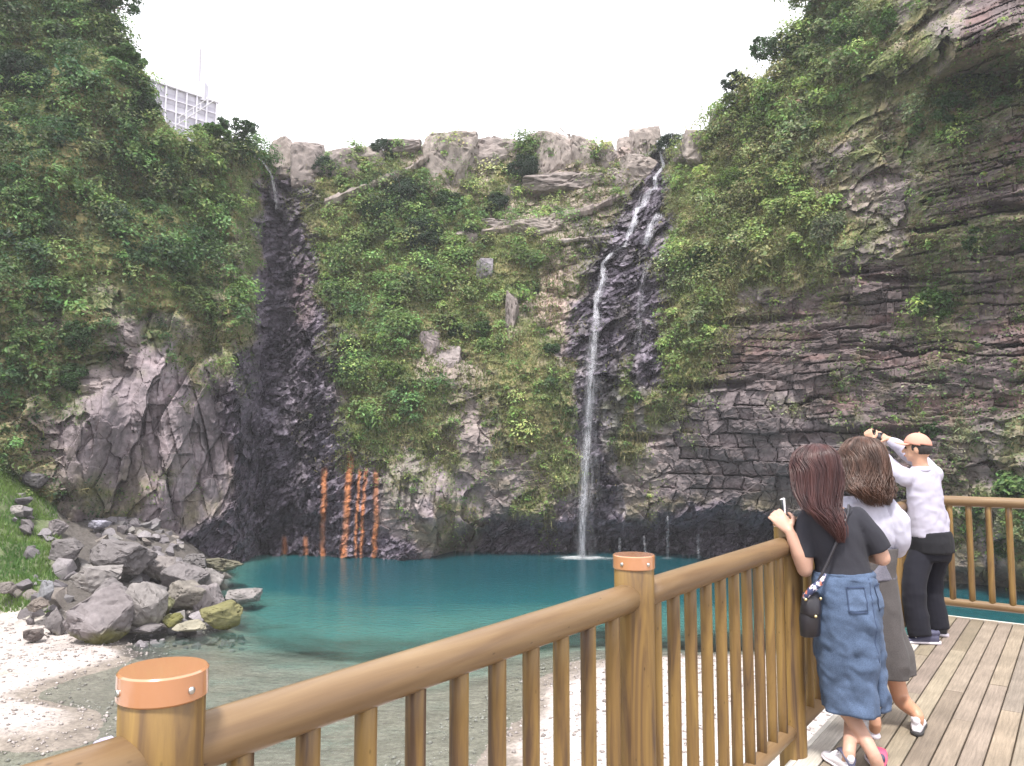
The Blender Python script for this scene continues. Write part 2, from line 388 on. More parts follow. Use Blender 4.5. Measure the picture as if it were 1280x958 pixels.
# reddish beds on the right, moss, soil
red = TW['S']*sst(.05, .45, fbm(s/3.5, z/1.0, 0*s, 4, 103))
colr = lerp(colr, colr*rgb(1.5, 1.0, .86), red[..., None]*.35)
light = sst(.15, .55, fbm(s/2.4, z/1.4, 0*s, 4, 104))*(TW['S']+TW['G']+TW['B']+TW['C'])
colr = lerp(colr, colr*rgb(1.55, 1.5, 1.5), light[..., None]*.7)
moss = np.clip(sst(.08, .55, VEGD+.35*fbm(s/1.1, z/1.1, 0*s, 4, 105)), 0, 1)*(1-.7*TW['D'])*(1-.8*TW['T'])*(1-.45*TW['S'])*(1-.4*TW['B'])
mossc = lerp(rgb(.105, .125, .042)+0*colr, rgb(.175, .155, .07)+0*colr, sst(-.3, .4, fbm(s/1.9, z/1.5, 0*s, 3, 106))[..., None])
colr = lerp(colr, mossc, (moss*.85)[..., None])
# yellowish algae near the waterline on lighter rock
alg = sst(545, 640, py0)*sst(-.15, .35, fbm(s/1.7, z/2.2, 0*s, 3, 107))*(TW['C']+TW['G']*.8+TW['B']*sst(600, 640, py0))
colr = lerp(colr, rgb(.125, .115, .045)+0*colr, (alg*.55)[..., None])
# wet black paths of the two streams
def path_mask(pts, r):
    m = np.zeros_like(s)
    yy = [p[1] for p in pts]; xx = np.interp(py0, yy, [p[0] for p in pts]); rr = np.interp(py0, yy, [p[2] for p in pts])
    return np.exp(-(np.abs(px0-xx+4*ng*2)/(rr*r))**3)*(py0 > yy[0]-10)*(py0 < yy[-1]+40)
wetm = path_mask([(345, 215, 7), (345, 260, 16), (350, 330, 22), (350, 400, 26), (365, 450, 48), (365, 560, 58), (375, 700, 70)], 1.0)
wet2 = np.maximum(path_mask([(825, 185, 5), (818, 225, 12), (800, 270, 26), (790, 310, 32), (765, 350, 36), (765, 420, 42), (745, 480, 34), (750, 560, 24), (750, 700, 40)], 1.0), path_mask([(800, 330, 12), (803, 400, 16), (803, 480, 18), (800, 500, 8)], 1.0))
wetm = np.clip(np.maximum(wetm, wet2), 0, 1)
wetm = sst(.35, .65, wetm+.5*fbm(s/1.3, z/2.5, 0*s, 4, 8)*(wetm > .03))
dark = lerp(rgb(.028, .025, .036)+0*colr, rgb(.165, .150, .185)+0*colr, (sst(.38, .72, hD)*(.6+.8*sst(-.3, .4, fbm(s/1.4, z/2, 0*s, 3, 140))))[..., None])
colr = lerp(colr, dark, (wetm*.62)[..., None])
colr = lerp(colr, colr*.45+.012, (und*.9).clip(0, 1)[..., None])  # shade of the undercut painted in: recessed rock darkened in its colour
# tan pale face patches
for (x, y, rx, ry, cc, st) in [(688, 372, 20, 42, rgb(.42, .33, .29), .9), (640, 395, 8, 30, rgb(.36, .29, .27), .8), (595, 520, 40, 32, rgb(.22, .18, .175), .5), (575, 500, 30, 60, rgb(.20, .175, .16), .5), (505, 600, 34, 40, rgb(.22, .205, .19), .6), (640, 180, 60, 20, rgb(.36, .29, .27), .5), (550, 200, 30, 30, rgb(.38, .31, .29), .5), (380, 370, 16, 40, rgb(.17, .12, .12), .6), (275, 350, 10, 40, rgb(.26, .22, .22), .6), (299, 330, 9, 50, rgb(.24, .2, .2), .6)]:
    g = np.exp(-(((px0-x)/rx)**2+((py0-y)/ry)**2)**2)*(.75+.5*ng)
    colr = lerp(colr, cc+0*colr, np.clip(g*st, 0, 1)[..., None])
colr = lerp(colr, rgb(.35, .140, .060)*(.6+.5*hD[..., None]), (np.clip(rust, 0, 1)*(.85+.6*ng))[..., None].clip(0, 1))
wt = np.clip(wetm+und*.6+TW['D']*.3, 0, 1)*(1-rust)
colr = colr*rgb(1.22, 1.19, 1.17)
ca = np.concatenate([colr, wt[..., None]], -1)
pc = np.tile(np.array([.12, .12, .055, 0]), (NB, W, 1))
ca = np.concatenate([pc, ca], 0)
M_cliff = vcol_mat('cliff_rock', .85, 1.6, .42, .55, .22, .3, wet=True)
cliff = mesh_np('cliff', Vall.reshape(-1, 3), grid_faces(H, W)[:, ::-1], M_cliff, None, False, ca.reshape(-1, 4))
tag(cliff, kind='structure', label='rock cliff amphitheatre around the pool')

# ================================================================== TERRAIN (beach, talus, pool bed)
ctl = []
def W_(px, py, dz): p = PW(px, py); ctl.append((p.x, p.y, WZ+dz))
def Q_(px, py, Y): p = P(px, py, Y*.983); ctl.append((p.x, p.y, p.z))
for a in [(0, 805, .5), (0, 850, .6), (60, 830, .5), (110, 822, .35), (150, 815, .05), (0, 900, .4), (60, 905, .28), (130, 906, .04), (45, 878, .13), (0, 940, .02), (60, 936, .02), (-200, 850, .7), (-200, 950, .1),
          (100, 860, -.12), (170, 828, -.15), (210, 812, -.22), (150, 890, -.1), (0, 956, -.22), (100, 955, -.25), (250, 900, -.35), (300, 850, -.6), (220, 800, -.4), (300, 790, -.9), (350, 810, -.8), (400, 850, -.5), (420, 778, -2.0), (350, 768, -2.0), (560, 800, -1.0), (660, 795, -1.1), (520, 780, -2.2), (500, 880, -.35), (560, 905, -.18), (620, 875, -.12), (650, 850, -.08), (705, 828, -.02), (640, 925, .1), (700, 900, .35), (760, 850, .3), (850, 850, .6),
          (400, 740, -4), (500, 760, -3.2), (600, 740, -5), (700, 720, -7), (350, 715, -5), (600, 775, -2.0), (450, 800, -1.2), (700, 775, -1.6), (560, 830, -.8), (480, 840, -.7), (830, 745, -4), (1000, 740, -6), (1280, 760, -5), (800, 705, -8), (450, 705, -7), (320, 740, -2.8), (300, 760, -1.3), (880, 790, -1.2), (1000, 800, -.5), (1280, 830, -1.5), (850, 780, -1.5)]: W_(*a)
for a in [(0, 775, 47), (40, 762, 48), (0, 720, 50), (0, 650, 54), (0, 585, 58), (45, 640, 59), (50, 700, 53), (90, 690, 55), (120, 655, 62), (200, 660, 65), (100, 745, 50), (180, 742, 51), (230, 722, 56), (255, 705, 63), (-150, 720, 44), (-150, 600, 50), (-400, 600, 36), (150, 700, 57), (180, 665, 62)]: Q_(*a)
for a in [(240, 786, .12), (185, 790, .1), (285, 778, -.3), (310, 756, -.4), (80, 800, .3)]: W_(*a)
ctl += [(0, 0, -8.2), (8, 8, -8.3), (4, 16, -8.5), (15, 20, -8.6), (-12, 6, -9.3), (-20, 14, -9.35), (-30, 4, -9.2), (-45, 5, -6), (-45, 25, -6), (0, -20, -8), (-30, -20, -9), (30, -20, -6), (30, 10, -8), (35, 30, -9.5), (-6, 2, -9.0)]
ctl = np.array(ctl); sc_ = 30.
def tps(r2): return np.where(r2 > 0, r2*np.log(r2+1e-12), 0)*.5
A = ctl[:, :2]/sc_; n = len(A); d2 = ((A[:, None]-A[None])**2).sum(-1)
Kk = tps(d2)+np.eye(n)*.0006; Pm = np.c_[np.ones(n), A]
sol = np.linalg.solve(np.block([[Kk, Pm], [Pm.T, np.zeros((3, 3))]]), np.r_[ctl[:, 2], 0, 0, 0])
def terr_raw(x, y):
    q = np.stack([x.ravel(), y.ravel()], -1)/sc_; out = np.zeros(len(q))
    for i in range(0, len(q), 40000):
        qq = q[i:i+40000]; d2 = ((qq[:, None]-A[None])**2).sum(-1)
        out[i:i+40000] = tps(d2)@sol[:n]+sol[n]+qq@sol[n+1:]
    return np.clip(out.reshape(x.shape), -18, 4)
def terr(x, y):
    x = np.asarray(x, float); y = np.asarray(y, float)
    return terr_raw(x, y)+.05*fbm(x/1.5, y/1.5, 0*x, 3, 201)+.16*fbm(x/4, y/4, 0*x, 2, 202)
tx = np.concatenate([np.linspace(-110, -48, 60, endpoint=False), np.linspace(-48, 14, 520, endpoint=False), np.linspace(14, 110, 130)])
ty = np.concatenate([np.linspace(-60, 8, 60, endpoint=False), np.linspace(8, 70, 420, endpoint=False), np.linspace(70, 110, 40)])
TX, TY = np.meshgrid(tx, ty)
raw = terr_raw(TX, TY)
TZ = terr(TX, TY)
slope_zone = sst(-8.4, -7.2, raw)*(TX < -8)
TZ = TZ+slope_zone*(.5*fbm(TX/1.1, TY/1.1, 0*TX, 3, 203))
TZ = TZ+.02*fbm(TX/.25, TY/.25, 0*TX, 2, 204)
wetn = TZ-WZ+.05*fbm(TX/2, TY/2, 0*TX, 3, 205)
sand = rgb(.45, .40, .38)+0*TX[..., None]; wets = rgb(.215, .185, .16)+0*TX[..., None]
cT = lerp(wets, sand, sst(.09, .24, wetn)[..., None])
cT = cT*(1+.30*fbm(TX/.5, TY/.5, 0*TX, 4, 206)[..., None])
deepc = rgb(.33, .37, .32)+0*TX[..., None]
cT = lerp(cT, deepc, sst(.35, 1.5, WZ-TZ)[..., None])
pxT = 640+F*TX/np.maximum(TY, 1)
rub = sst(-8.75, -8.3, raw)*sst(60, 90, pxT+8*fbm(TX/2, TY/2, 0*TX, 3, 208))*(TY > 40)*(pxT < 400)
rub = np.maximum(rub, sst(150, 175, pxT)*(TY > 40)*(1-sst(290, 380, pxT))*sst(-9.5, -9.05, raw))
cT = lerp(cT, rgb(.085, .076, .07)+0*cT, rub[..., None]*.95)
gr = sst(-8.3, -7.8, raw+.5*fbm(TX/2, TY/2, 0*TX, 3, 207))*(TX < -8)*(1-rub)
cT = lerp(cT, rgb(.085, .12, .04)+0*cT, gr[..., None]*.9)
M_ground = vcol_mat('gravel_ground', .95, 6, .35, .6, .06, .2)
ground = mesh_np('ground', np.stack([TX, TY, TZ], -1).reshape(-1, 3), grid_faces(*TX.shape)[:, ::-1], M_ground, None, True, cT.reshape(-1, 3))
tag(ground, kind='structure', label='gravel beach and pool bed')

# far ground to the horizon
fg = bpy.data.meshes.new('far_ground'); fg.from_pydata([(-1500, -1500, -19), (1500, -1500, -19), (1500, 1500, -19), (-1500, 1500, -19)], [], [(0, 1, 2, 3)])
tag(link_mesh('terrain', fg, plain('far_soil', (.09, .09, .06), .9)), kind='structure')

# ================================================================== WATER
gx = np.linspace(-75, 75, 520); gy = np.linspace(-8, 92, 420); GX, GY = np.meshgrid(gx, gy)
dep = np.clip(WZ-(terr_raw(GX, GY)), 0, 8)
wc = np.stack([np.clip(dep/8, 0, 1), 0*dep, 0*dep], -1)
m, nt, b = mat_new('pool_water'); Lk = nt.links.new
at = N(nt, 'ShaderNodeAttribute'); at.attribute_name = 'Col'
sepx = N(nt, 'ShaderNodeSeparateColor'); Lk(at.outputs['Color'], sepx.inputs[0])
tc = N(nt, 'ShaderNodeTexCoord')
n1 = N(nt, 'ShaderNodeTexNoise'); n1.inputs['Scale'].default_value = .28; n1.inputs['Detail'].default_value = 4
mpw = N(nt, 'ShaderNodeMapping'); mpw.inputs['Scale'].default_value = (1, 1.6, 1); Lk(tc.outputs['Object'], mpw.inputs[0]); Lk(mpw.outputs[0], n1.inputs[0])
ad = N(nt, 'ShaderNodeMath', operation='MULTIPLY_ADD'); Lk(n1.outputs[0], ad.inputs[0]); ad.inputs[1].default_value = .22; Lk(sepx.outputs[0], ad.inputs[2])
sub = N(nt, 'ShaderNodeMath', operation='SUBTRACT'); Lk(ad.outputs[0], sub.inputs[0]); sub.inputs[1].default_value = .11
rmp = N(nt, 'ShaderNodeValToRGB'); Lk(sub.outputs[0], rmp.inputs[0])
e = rmp.color_ramp.elements; e[0].position = 0; e[0].color = (.13, .20, .165, 1); e[1].position = .85; e[1].color = (.004, .062, .080, 1)
e2_ = rmp.color_ramp.elements.new(.15); e2_.color = (.060, .175, .155, 1); e3_ = rmp.color_ramp.elements.new(.46); e3_.color = (.009, .092, .106, 1)
fr = N(nt, 'ShaderNodeMapRange'); fr.inputs[1].default_value = 0.02; fr.inputs[2].default_value = .23; fr.interpolation_type = 'SMOOTHSTEP'; fr.inputs[3].default_value = .0; fr.inputs[4].default_value = .97
Lk(sub.outputs[0], fr.inputs[0])
dif = N(nt, 'ShaderNodeBsdfDiffuse'); Lk(rmp.outputs[0], dif.inputs[0])
trn = N(nt, 'ShaderNodeBsdfTransparent'); trn.inputs[0].default_value = (.90, .97, .95, 1)
mxs = N(nt, 'ShaderNodeMixShader'); Lk(fr.outputs[0], mxs.inputs[0]); Lk(trn.outputs[0], mxs.inputs[1]); Lk(dif.outputs[0], mxs.inputs[2])
gl = N(nt, 'ShaderNodeBsdfGlossy'); gl.inputs['Roughness'].default_value = .10
fn = N(nt, 'ShaderNodeFresnel'); fn.inputs[0].default_value = 1.33
n2 = N(nt, 'ShaderNodeTexNoise'); n2.inputs['Scale'].default_value = 1.9; n2.inputs['Detail'].default_value = 5
Lk(mpw.outputs[0], n2.inputs[0])
bp = N(nt, 'ShaderNodeBump'); bp.inputs['Strength'].default_value = .6; bp.inputs['Distance'].default_value = .12; Lk(n2.outputs[0], bp.inputs['Height'])
Lk(bp.outputs[0], gl.inputs['Normal']); Lk(bp.outputs[0], fn.inputs['Normal'])
mx2 = N(nt, 'ShaderNodeMixShader'); Lk(fn.outputs[0], mx2.inputs[0]); Lk(mxs.outputs[0], mx2.inputs[1]); Lk(gl.outputs[0], mx2.inputs[2])
Lk(mx2.outputs[0], nt.nodes['Material Output'].inputs[0])
water = mesh_np('water', np.stack([GX, GY, WZ+0*GX], -1).reshape(-1, 3), grid_faces(*GX.shape)[:, ::-1], m, None, True, wc.reshape(-1, 3))
tag(water, kind='structure', label='teal plunge pool water')
# ================================================================== foliage helpers
def leaf_mat(name, trans=.38, hue=0):
    m, nt, b = mat_new(name); L = nt.links.new
    at = N(nt, 'ShaderNodeAttribute'); at.attribute_name = 'Col'
    L(at.outputs['Color'], b.inputs['Base Color']); b.inputs['Roughness'].default_value = .55; b.inputs['Specular IOR Level'].default_value = .35
    t = N(nt, 'ShaderNodeBsdfTranslucent'); L(at.outputs['Color'], t.inputs[0])
    mx = N(nt, 'ShaderNodeMixShader'); mx.inputs[0].default_value = trans
    L(b.outputs[0], mx.inputs[1]); L(t.outputs[0], mx.inputs[2]); L(mx.outputs[0], nt.nodes['Material Output'].inputs[0])
    return m
M_leaf = leaf_mat('leaves')
def nrm(a): return a/np.maximum(np.linalg.norm(a, axis=-1, keepdims=True), 1e-9)
def leaf_geo(c, n, size, aspect=.55):
    """diamond leaves, folded along the middle; c,n (k,3) size (k,)"""
    k = len(c); r = nrm(RNG.normal(size=(k, 3))); a = nrm(np.cross(n, r)); b = np.cross(n, a)
    a = a*size[:, None]*.5; b = b*size[:, None]*.5*aspect; dn = n*size[:, None]*.16
    V = np.stack([c-a-dn*.5, c-b+dn*.0, c+a-dn, c+b+dn*.0], 1).reshape(-1, 3)
    idx = np.arange(k*4).reshape(k, 4)
    return V, idx
def clumps(cc, nn, rad, nleaf, lsize, colc, squash=.8, var=.28, aspect=.55, up=.55):
    """cc centres (k,3), nn outward normals, rad (k,), leaves per clump"""
    k = len(cc); m = nleaf
    d = nrm(RNG.normal(size=(k, m, 3))+nn[:, None]*.8+np.array([0, 0, .5]))
    r = rad[:, None, None]*(.45+.55*RNG.random((k, m, 1)))
    pos = cc[:, None]+d*r*np.array([1, 1, squash])
    ln = nrm(d*.7+np.array([0, 0, up])+nn[:, None]*.2+RNG.normal(size=(k, m, 3))*.45)
    sz = (lsize[:, None]*(.6+.8*RNG.random((k, m)))).ravel()
    V, Fi = leaf_geo(pos.reshape(-1, 3), ln.reshape(-1, 3), sz, aspect)
    col = colc[:, None]*(1+var*(RNG.random((k, m, 1))*2-1))*(1+.10*RNG.normal(size=(k, m, 3)))
    col = np.repeat(col.reshape(-1, 3).clip(.005, .6), 4, 0)
    return V, Fi, col
GREENS = np.array([[.040, .080, .036], [.075, .140, .048], [.130, .205, .060], [.205, .270, .085], [.185, .185, .085], [.27, .31, .18]])
# surface samples of the cliff
def gnormals(Vg, k=4):
    a = np.zeros_like(Vg); b = np.zeros_like(Vg)
    a[:, k:-k] = Vg[:, 2*k:]-Vg[:, :-2*k]; b[k:-k] = Vg[:-2*k]-Vg[2*k:]
    a[:, :k] = a[:, k:k+1]; a[:, -k:] = a[:, -k-1:-k]; b[:k] = b[k:k+1]; b[-k:] = b[-k-1:-k]
    n = nrm(np.cross(a, b)); flip = (n[..., 1] > 0) & (n[..., 2] < .2)
    n[flip] *= -1
    return n
GN = gnormals(Vg, 4)
vis = (px0 > -120) & (px0 < 1400) & (py0 > -120)
prob = np.where(vis, VEGD**1.5, VEGD**1.5*.9)
prob[VEGD < .12] = 0
prob[wetm > .5] *= .05
prob = prob*np.where((px0 < -60) | (px0 > 1340), 8, 1)      # coarse columns stand for more wall
prob[py0 > 735] = 0
pf = prob.ravel()/prob.sum()
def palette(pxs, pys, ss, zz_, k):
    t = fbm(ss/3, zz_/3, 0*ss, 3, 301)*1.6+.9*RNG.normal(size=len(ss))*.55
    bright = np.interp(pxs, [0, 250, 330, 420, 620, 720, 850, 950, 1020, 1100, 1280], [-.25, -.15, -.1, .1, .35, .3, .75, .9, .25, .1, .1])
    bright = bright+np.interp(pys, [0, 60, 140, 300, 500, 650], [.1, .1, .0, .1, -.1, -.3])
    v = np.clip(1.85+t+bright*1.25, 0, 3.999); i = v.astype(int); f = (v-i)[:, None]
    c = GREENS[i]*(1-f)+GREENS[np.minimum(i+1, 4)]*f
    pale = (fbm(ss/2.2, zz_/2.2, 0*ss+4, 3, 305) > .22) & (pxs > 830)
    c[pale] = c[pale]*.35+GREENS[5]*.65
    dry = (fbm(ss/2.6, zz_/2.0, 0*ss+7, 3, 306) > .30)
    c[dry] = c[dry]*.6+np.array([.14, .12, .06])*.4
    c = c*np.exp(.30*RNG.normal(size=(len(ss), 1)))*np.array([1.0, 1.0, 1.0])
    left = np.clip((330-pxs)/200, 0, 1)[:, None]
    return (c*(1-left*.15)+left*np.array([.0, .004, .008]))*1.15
pbig = (prob*(VEGD > .6)).ravel(); pbig = pbig/pbig.sum(); NBIG = 3000
NC = 8500+NBIG
prim_ = np.where(vis & (tt < .05) & (((px0 < 335) & ((px0 < 180) | (px0 > 278))) | ((px0 > 880) & (px0 < 1060)) | ((np.sin(px0/17)+fbm(px0/15, 0*px0, 0*px0, 2, 3)*2 > .9) & (px0 > 360) & (px0 < 800))), 1., 0.); prim_ = (prim_/prim_.sum()).ravel()
ids = np.concatenate([RNG.choice(len(prim_), 260, p=prim_), RNG.choice(len(pbig), NBIG-260, p=pbig), RNG.choice(len(pf), NC-NBIG, p=pf)])
iy, ix = np.divmod(ids, W)
cc = Vg[iy, ix]; nn = GN[iy, ix]; pxs, pys = px0[iy, ix], py0[iy, ix]
rad = (.30+.75*RNG.random(NC)**1.8)*(.55+.6*VEGD[iy, ix])
rad[:NBIG] = .75+1.45*RNG.random(NBIG)**2
rad = rad*np.clip(cc[:, 1]/70, .5, 1.2)
nb = nrm(nn+np.array([0, 0, .4]))
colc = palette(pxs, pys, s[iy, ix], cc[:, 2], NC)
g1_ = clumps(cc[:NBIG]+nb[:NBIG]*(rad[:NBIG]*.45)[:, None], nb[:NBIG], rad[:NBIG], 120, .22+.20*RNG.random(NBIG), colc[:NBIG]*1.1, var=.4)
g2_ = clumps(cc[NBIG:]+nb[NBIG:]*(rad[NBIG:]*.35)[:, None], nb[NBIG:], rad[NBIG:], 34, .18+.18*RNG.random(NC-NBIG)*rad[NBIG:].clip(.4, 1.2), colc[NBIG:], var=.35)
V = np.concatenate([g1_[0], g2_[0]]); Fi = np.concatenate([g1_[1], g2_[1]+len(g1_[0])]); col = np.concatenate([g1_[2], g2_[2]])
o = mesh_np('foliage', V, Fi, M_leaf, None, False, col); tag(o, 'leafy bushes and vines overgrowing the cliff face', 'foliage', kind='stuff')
# low turf / moss tufts
p2 = np.where(vis, np.clip(VEGD-.05, 0, 1)**.7, 0)*(wetm < .6)*(py0 < 700); p2 = p2.ravel()/p2.sum()
NT = 150000
ids = RNG.choice(len(p2), NT, p=p2); iy, ix = np.divmod(ids, W)
cc = Vg[iy, ix]+GN[iy, ix]*.05+RNG.normal(size=(NT, 3))*.06; pxs, pys = px0[iy, ix], py0[iy, ix]
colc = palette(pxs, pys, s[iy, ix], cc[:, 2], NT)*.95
ln = nrm(GN[iy, ix]*.5+np.array([0, 0, .6])+RNG.normal(size=(NT, 3))*.5)
V, Fi = leaf_geo(cc, ln, .14+.2*RNG.random(NT), .5)
o = mesh_np('ground_cover', V, Fi, M_leaf, None, False, np.repeat(colc.clip(.005, .5), 4, 0)); tag(o, 'low grass, moss and fern tufts on the cliff face', 'ground cover', kind='stuff')

# hanging vines and long drooping grass
pv_ = np.where(vis & (VEGD > .55) & ((px0 < 330) | (px0 > 840)) & (py0 < 420), 1., 0.).ravel(); pv_ /= pv_.sum()
NVN = 900; ids = RNG.choice(len(pv_), NVN, p=pv_); iy, ix = np.divmod(ids, W); m_ = 26
p0 = Vg[iy, ix]+GN[iy, ix]*(.35+.5*RNG.random((NVN, 1))); ln_ = 1.2+3.0*RNG.random(NVN)
tq = np.linspace(0, 1, m_)[None, :, None]; cc = p0[:, None]+np.array([0, 0, -1.])*tq*ln_[:, None, None]+RNG.normal(size=(NVN, m_, 3))*.07+np.sin(tq*5+RNG.random((NVN, 1, 1))*6)*np.array([.12, .05, 0])
nn_ = nrm(np.repeat(GN[iy, ix][:, None], m_, 1)+RNG.normal(size=(NVN, m_, 3))*.5+np.array([0, 0, .3]))
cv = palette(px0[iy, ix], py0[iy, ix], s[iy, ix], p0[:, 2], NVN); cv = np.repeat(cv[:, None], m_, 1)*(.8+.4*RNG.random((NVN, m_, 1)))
V, Fi = leaf_geo(cc.reshape(-1, 3), nn_.reshape(-1, 3), .16+.12*RNG.random(NVN*m_), .6)
o = mesh_np('vines', V, Fi, M_leaf, None, False, np.repeat(cv.reshape(-1, 3).clip(.005, .5), 4, 0)); tag(o, 'leafy vines hanging down the left and right cliff faces', 'vines', kind='stuff')
pg_ = np.where(vis & (VEGD > .25) & (wetm < .3) & (px0 > 330) & (px0 < 1050) & (py0 < 660), 1., .06)*(VEGD > .2)*vis*(py0 < 700); pg_ = pg_.ravel()/pg_.sum()
NG = 42000; ids = RNG.choice(len(pg_), NG, p=pg_); iy, ix = np.divmod(ids, W); b0 = Vg[iy, ix]; gl_ = .30+.55*RNG.random(NG)
out_ = nrm(GN[iy, ix]+np.array([0, 0, .5])+RNG.normal(size=(NG, 3))*.35); sd_ = nrm(np.cross(out_, RNG.normal(size=(NG, 3))))*(.022+.02*RNG.random((NG, 1)))
md_ = b0+out_*gl_[:, None]*.6; tp_ = b0+out_*gl_[:, None]*.85+np.array([0, 0, -1])*gl_[:, None]*.45
V = np.stack([b0-sd_, b0+sd_, md_+sd_, tp_, md_-sd_], 1).reshape(-1, 3)
cg = lerp(np.array([.16, .20, .06]), np.array([.24, .21, .10]), sst(-.3, .4, fbm(b0[:, 0]/2, b0[:, 2]/2, b0[:, 1]/2, 3, 77))[:, None])*(.7+.6*RNG.random((NG, 1)))
g5 = (np.arange(NG)*5)[:, None]
T3 = np.concatenate([g5+np.array([[0, 1, 2]]), g5+np.array([[0, 2, 4]]), g5+np.array([[4, 2, 3]])])
o = mesh_np('grass', V, T3, M_leaf, None, False, np.repeat(cg, 5, 0)); tag(o, 'long drooping grass blades on the green cliff slopes', 'grass', kind='stuff')

def surfY(px, py):
    ic = int(np.argmin(np.abs(cols-px))); ir = int(np.argmin(np.abs(py0[:, ic]-py)))
    return float(Y2[ir, ic])
def surfP(px, py, off=0):
    return P(px, py, surfY(px, py)+off)
# ------------------------------------------------------------------ tapered limbs
M_bark = plain('bark', (.12, .09, .07), .9, .4, 6, .5)
def tubes_mesh(paths, seg=6):
    Vs, Fs, o = [], [], 0
    for pts, rad in paths:
        pts = np.array(pts, float); n = len(pts)
        t = nrm(np.gradient(pts, axis=0)); ref = np.array([0, 0, 1.]) if abs(t[0, 2]) < .8 else np.array([1., 0, 0])
        a = nrm(np.cross(t, ref)); b = np.cross(t, a); an = np.linspace(0, 2*math.pi, seg, endpoint=False)
        ring = pts[:, None]+(a[:, None]*np.cos(an)[None, :, None]+b[:, None]*np.sin(an)[None, :, None])*np.asarray(rad)[:, None, None]
        Vs.append(ring.reshape(-1, 3)); I = np.arange(n*seg).reshape(n, seg)+o
        Fs.append(np.stack([I[:-1], np.roll(I[:-1], -1, 1), np.roll(I[1:], -1, 1), I[1:]], -1).reshape(-1, 4)); o += n*seg
    return np.concatenate(Vs), np.concatenate(Fs)
def tree(px, py, hgt, rad, col, label, group=None, off=.5, name='broadleaf_tree', cat='tree', lean=(0, 0), nl=34, ncl=None, lsize=.24, root=None):
    base = root if root is not None else surfP(px, py, off)
    e = empty(name, base, 0, label, cat, group)
    r = random.Random(hash((px, py)) & 0xffff if False else int(px*7+py*13+1000))
    th = hgt*.62; top = np.array([lean[0], lean[1], th])
    trunk = [np.array([0, 0, -.4]), np.array([lean[0]*.2, lean[1]*.2, th*.35]), np.array([lean[0]*.6, lean[1]*.6, th*.7]), top]
    paths = [(trunk, [hgt*.035, hgt*.028, hgt*.02, hgt*.010])]
    ends = [top+np.array([0, 0, hgt*.12])]
    for i in range(9):
        a = r.uniform(0, 6.28); f = r.uniform(.3, .95); st = trunk[1]*(1-f)+top*f if f > .4 else trunk[1]
        L = rad*r.uniform(.5, .95); en = st+np.array([math.cos(a)*L, math.sin(a)*L, r.uniform(.15, .6)*hgt*.35])
        mid = (st+en)/2+np.array([0, 0, -.05*L]); paths.append(([st, mid, en], [hgt*.014, hgt*.009, hgt*.004])); ends.append(en)
    Vt, Ft = tubes_mesh(paths); mesh_np('trunk', Vt, Ft, M_bark, e)
    k = ncl or 42
    E = np.array(ends); pick = RNG.integers(0, len(E), k)
    cc = E[pick]+RNG.normal(size=(k, 3))*np.array([rad*.28, rad*.28, hgt*.11])
    ctr = np.array([lean[0], lean[1], hgt*.62]); nn = nrm(cc-ctr+1e-3)
    rr = rad*(.16+.22*RNG.random(k))
    cv = col*(1+.45*(RNG.random((k, 1))-.5))
    V, Fi, c = clumps(cc, nn, rr, nl*2, np.full(k, lsize*1.15), cv, var=.4)
    mesh_np('crown', V, Fi, M_leaf, e, False, c)
    return e
def shrub(px, py, rad, col, label, name='shrub', cat='shrub', group=None, nl=40, ls=.2, h=1.0, off=.3):
    base = surfP(px, py, off); e = empty(name, base, 0, label, cat, group)
    r = random.Random(int(px*3+py*17))
    paths = []; k = max(14, int(20*rad)); cc = []
    for i in range(6):
        a = r.uniform(0, 6.28); en = np.array([math.cos(a)*rad*.5, math.sin(a)*rad*.4-rad*.25, rad*h*r.uniform(.4, .9)])
        paths.append(([np.array([0, .3, -.3*rad]), en*.5, en], [.06*rad, .04*rad, .015*rad]))
    Vt, Ft = tubes_mesh(paths, 5); mesh_np('stem', Vt, Ft, M_bark, e)
    d = nrm(RNG.normal(size=(k, 3))+np.array([0, -.5, .3])); cc = d*rad*np.array([.72, .55, .62*h])*(.6+.4*RNG.random((k, 1)))+np.array([0, -.15*rad, .25*rad*h])
    V, Fi, c = clumps(cc, d, rad*(.18+.2*RNG.random(k)), nl*2, np.full(k, ls*1.1), np.array(col)*(1+.4*(RNG.random((k, 1))-.5)))
    mesh_np('crown', V, Fi, M_leaf, e, False, c)
    return e
DK, MD, LT, YG, PL = (np.array(c) for c in ([.024, .052, .024], [.045, .095, .030], [.075, .15, .035], [.12, .19, .04], [.15, .18, .10]))
for a in [(16, -30, 8.5, 4.2, DK, 'dark tall tree at the top left corner of the cliff'), (62, -25, 8, 4.0, MD, 'leafy tree on the left cliff top, second from the corner'),
          (108, 12, 6.5, 3.4, MD, 'open branched tree on the left rim with sky showing through'), (140, 50, 4.6, 2.4, MD, 'small tree leaning from the left rim beside the open sky'),
          (160, 92, 1.8, 1.5, LT, 'bright green bushy tree in front of the pale building'), (262, 178, 1.3, 1.3, LT, 'bright green bushy tree under the pale building'),
          (290, 188, 2.6, 2.0, MD, 'low green tree above the dry stream gully'), (1020, 20, 5.2, 2.6, YG, 'yellow green tree leaning from the right rim'),
          (1060, -35, 6, 3.2, LT, 'light green tree on the right rim at the top edge'), (975, 88, 3.2, 2.2, MD, 'dark green small tree on the sloping right rim'), (935, 128, 2.4, 1.9, DK, 'dark low tree beside the pale rim boulder at right')]:
    tree(a[0], a[1], a[2], a[3], a[4], a[5], lean=(.6 if a[0] < 600 else -.9, -.8), nl=44)
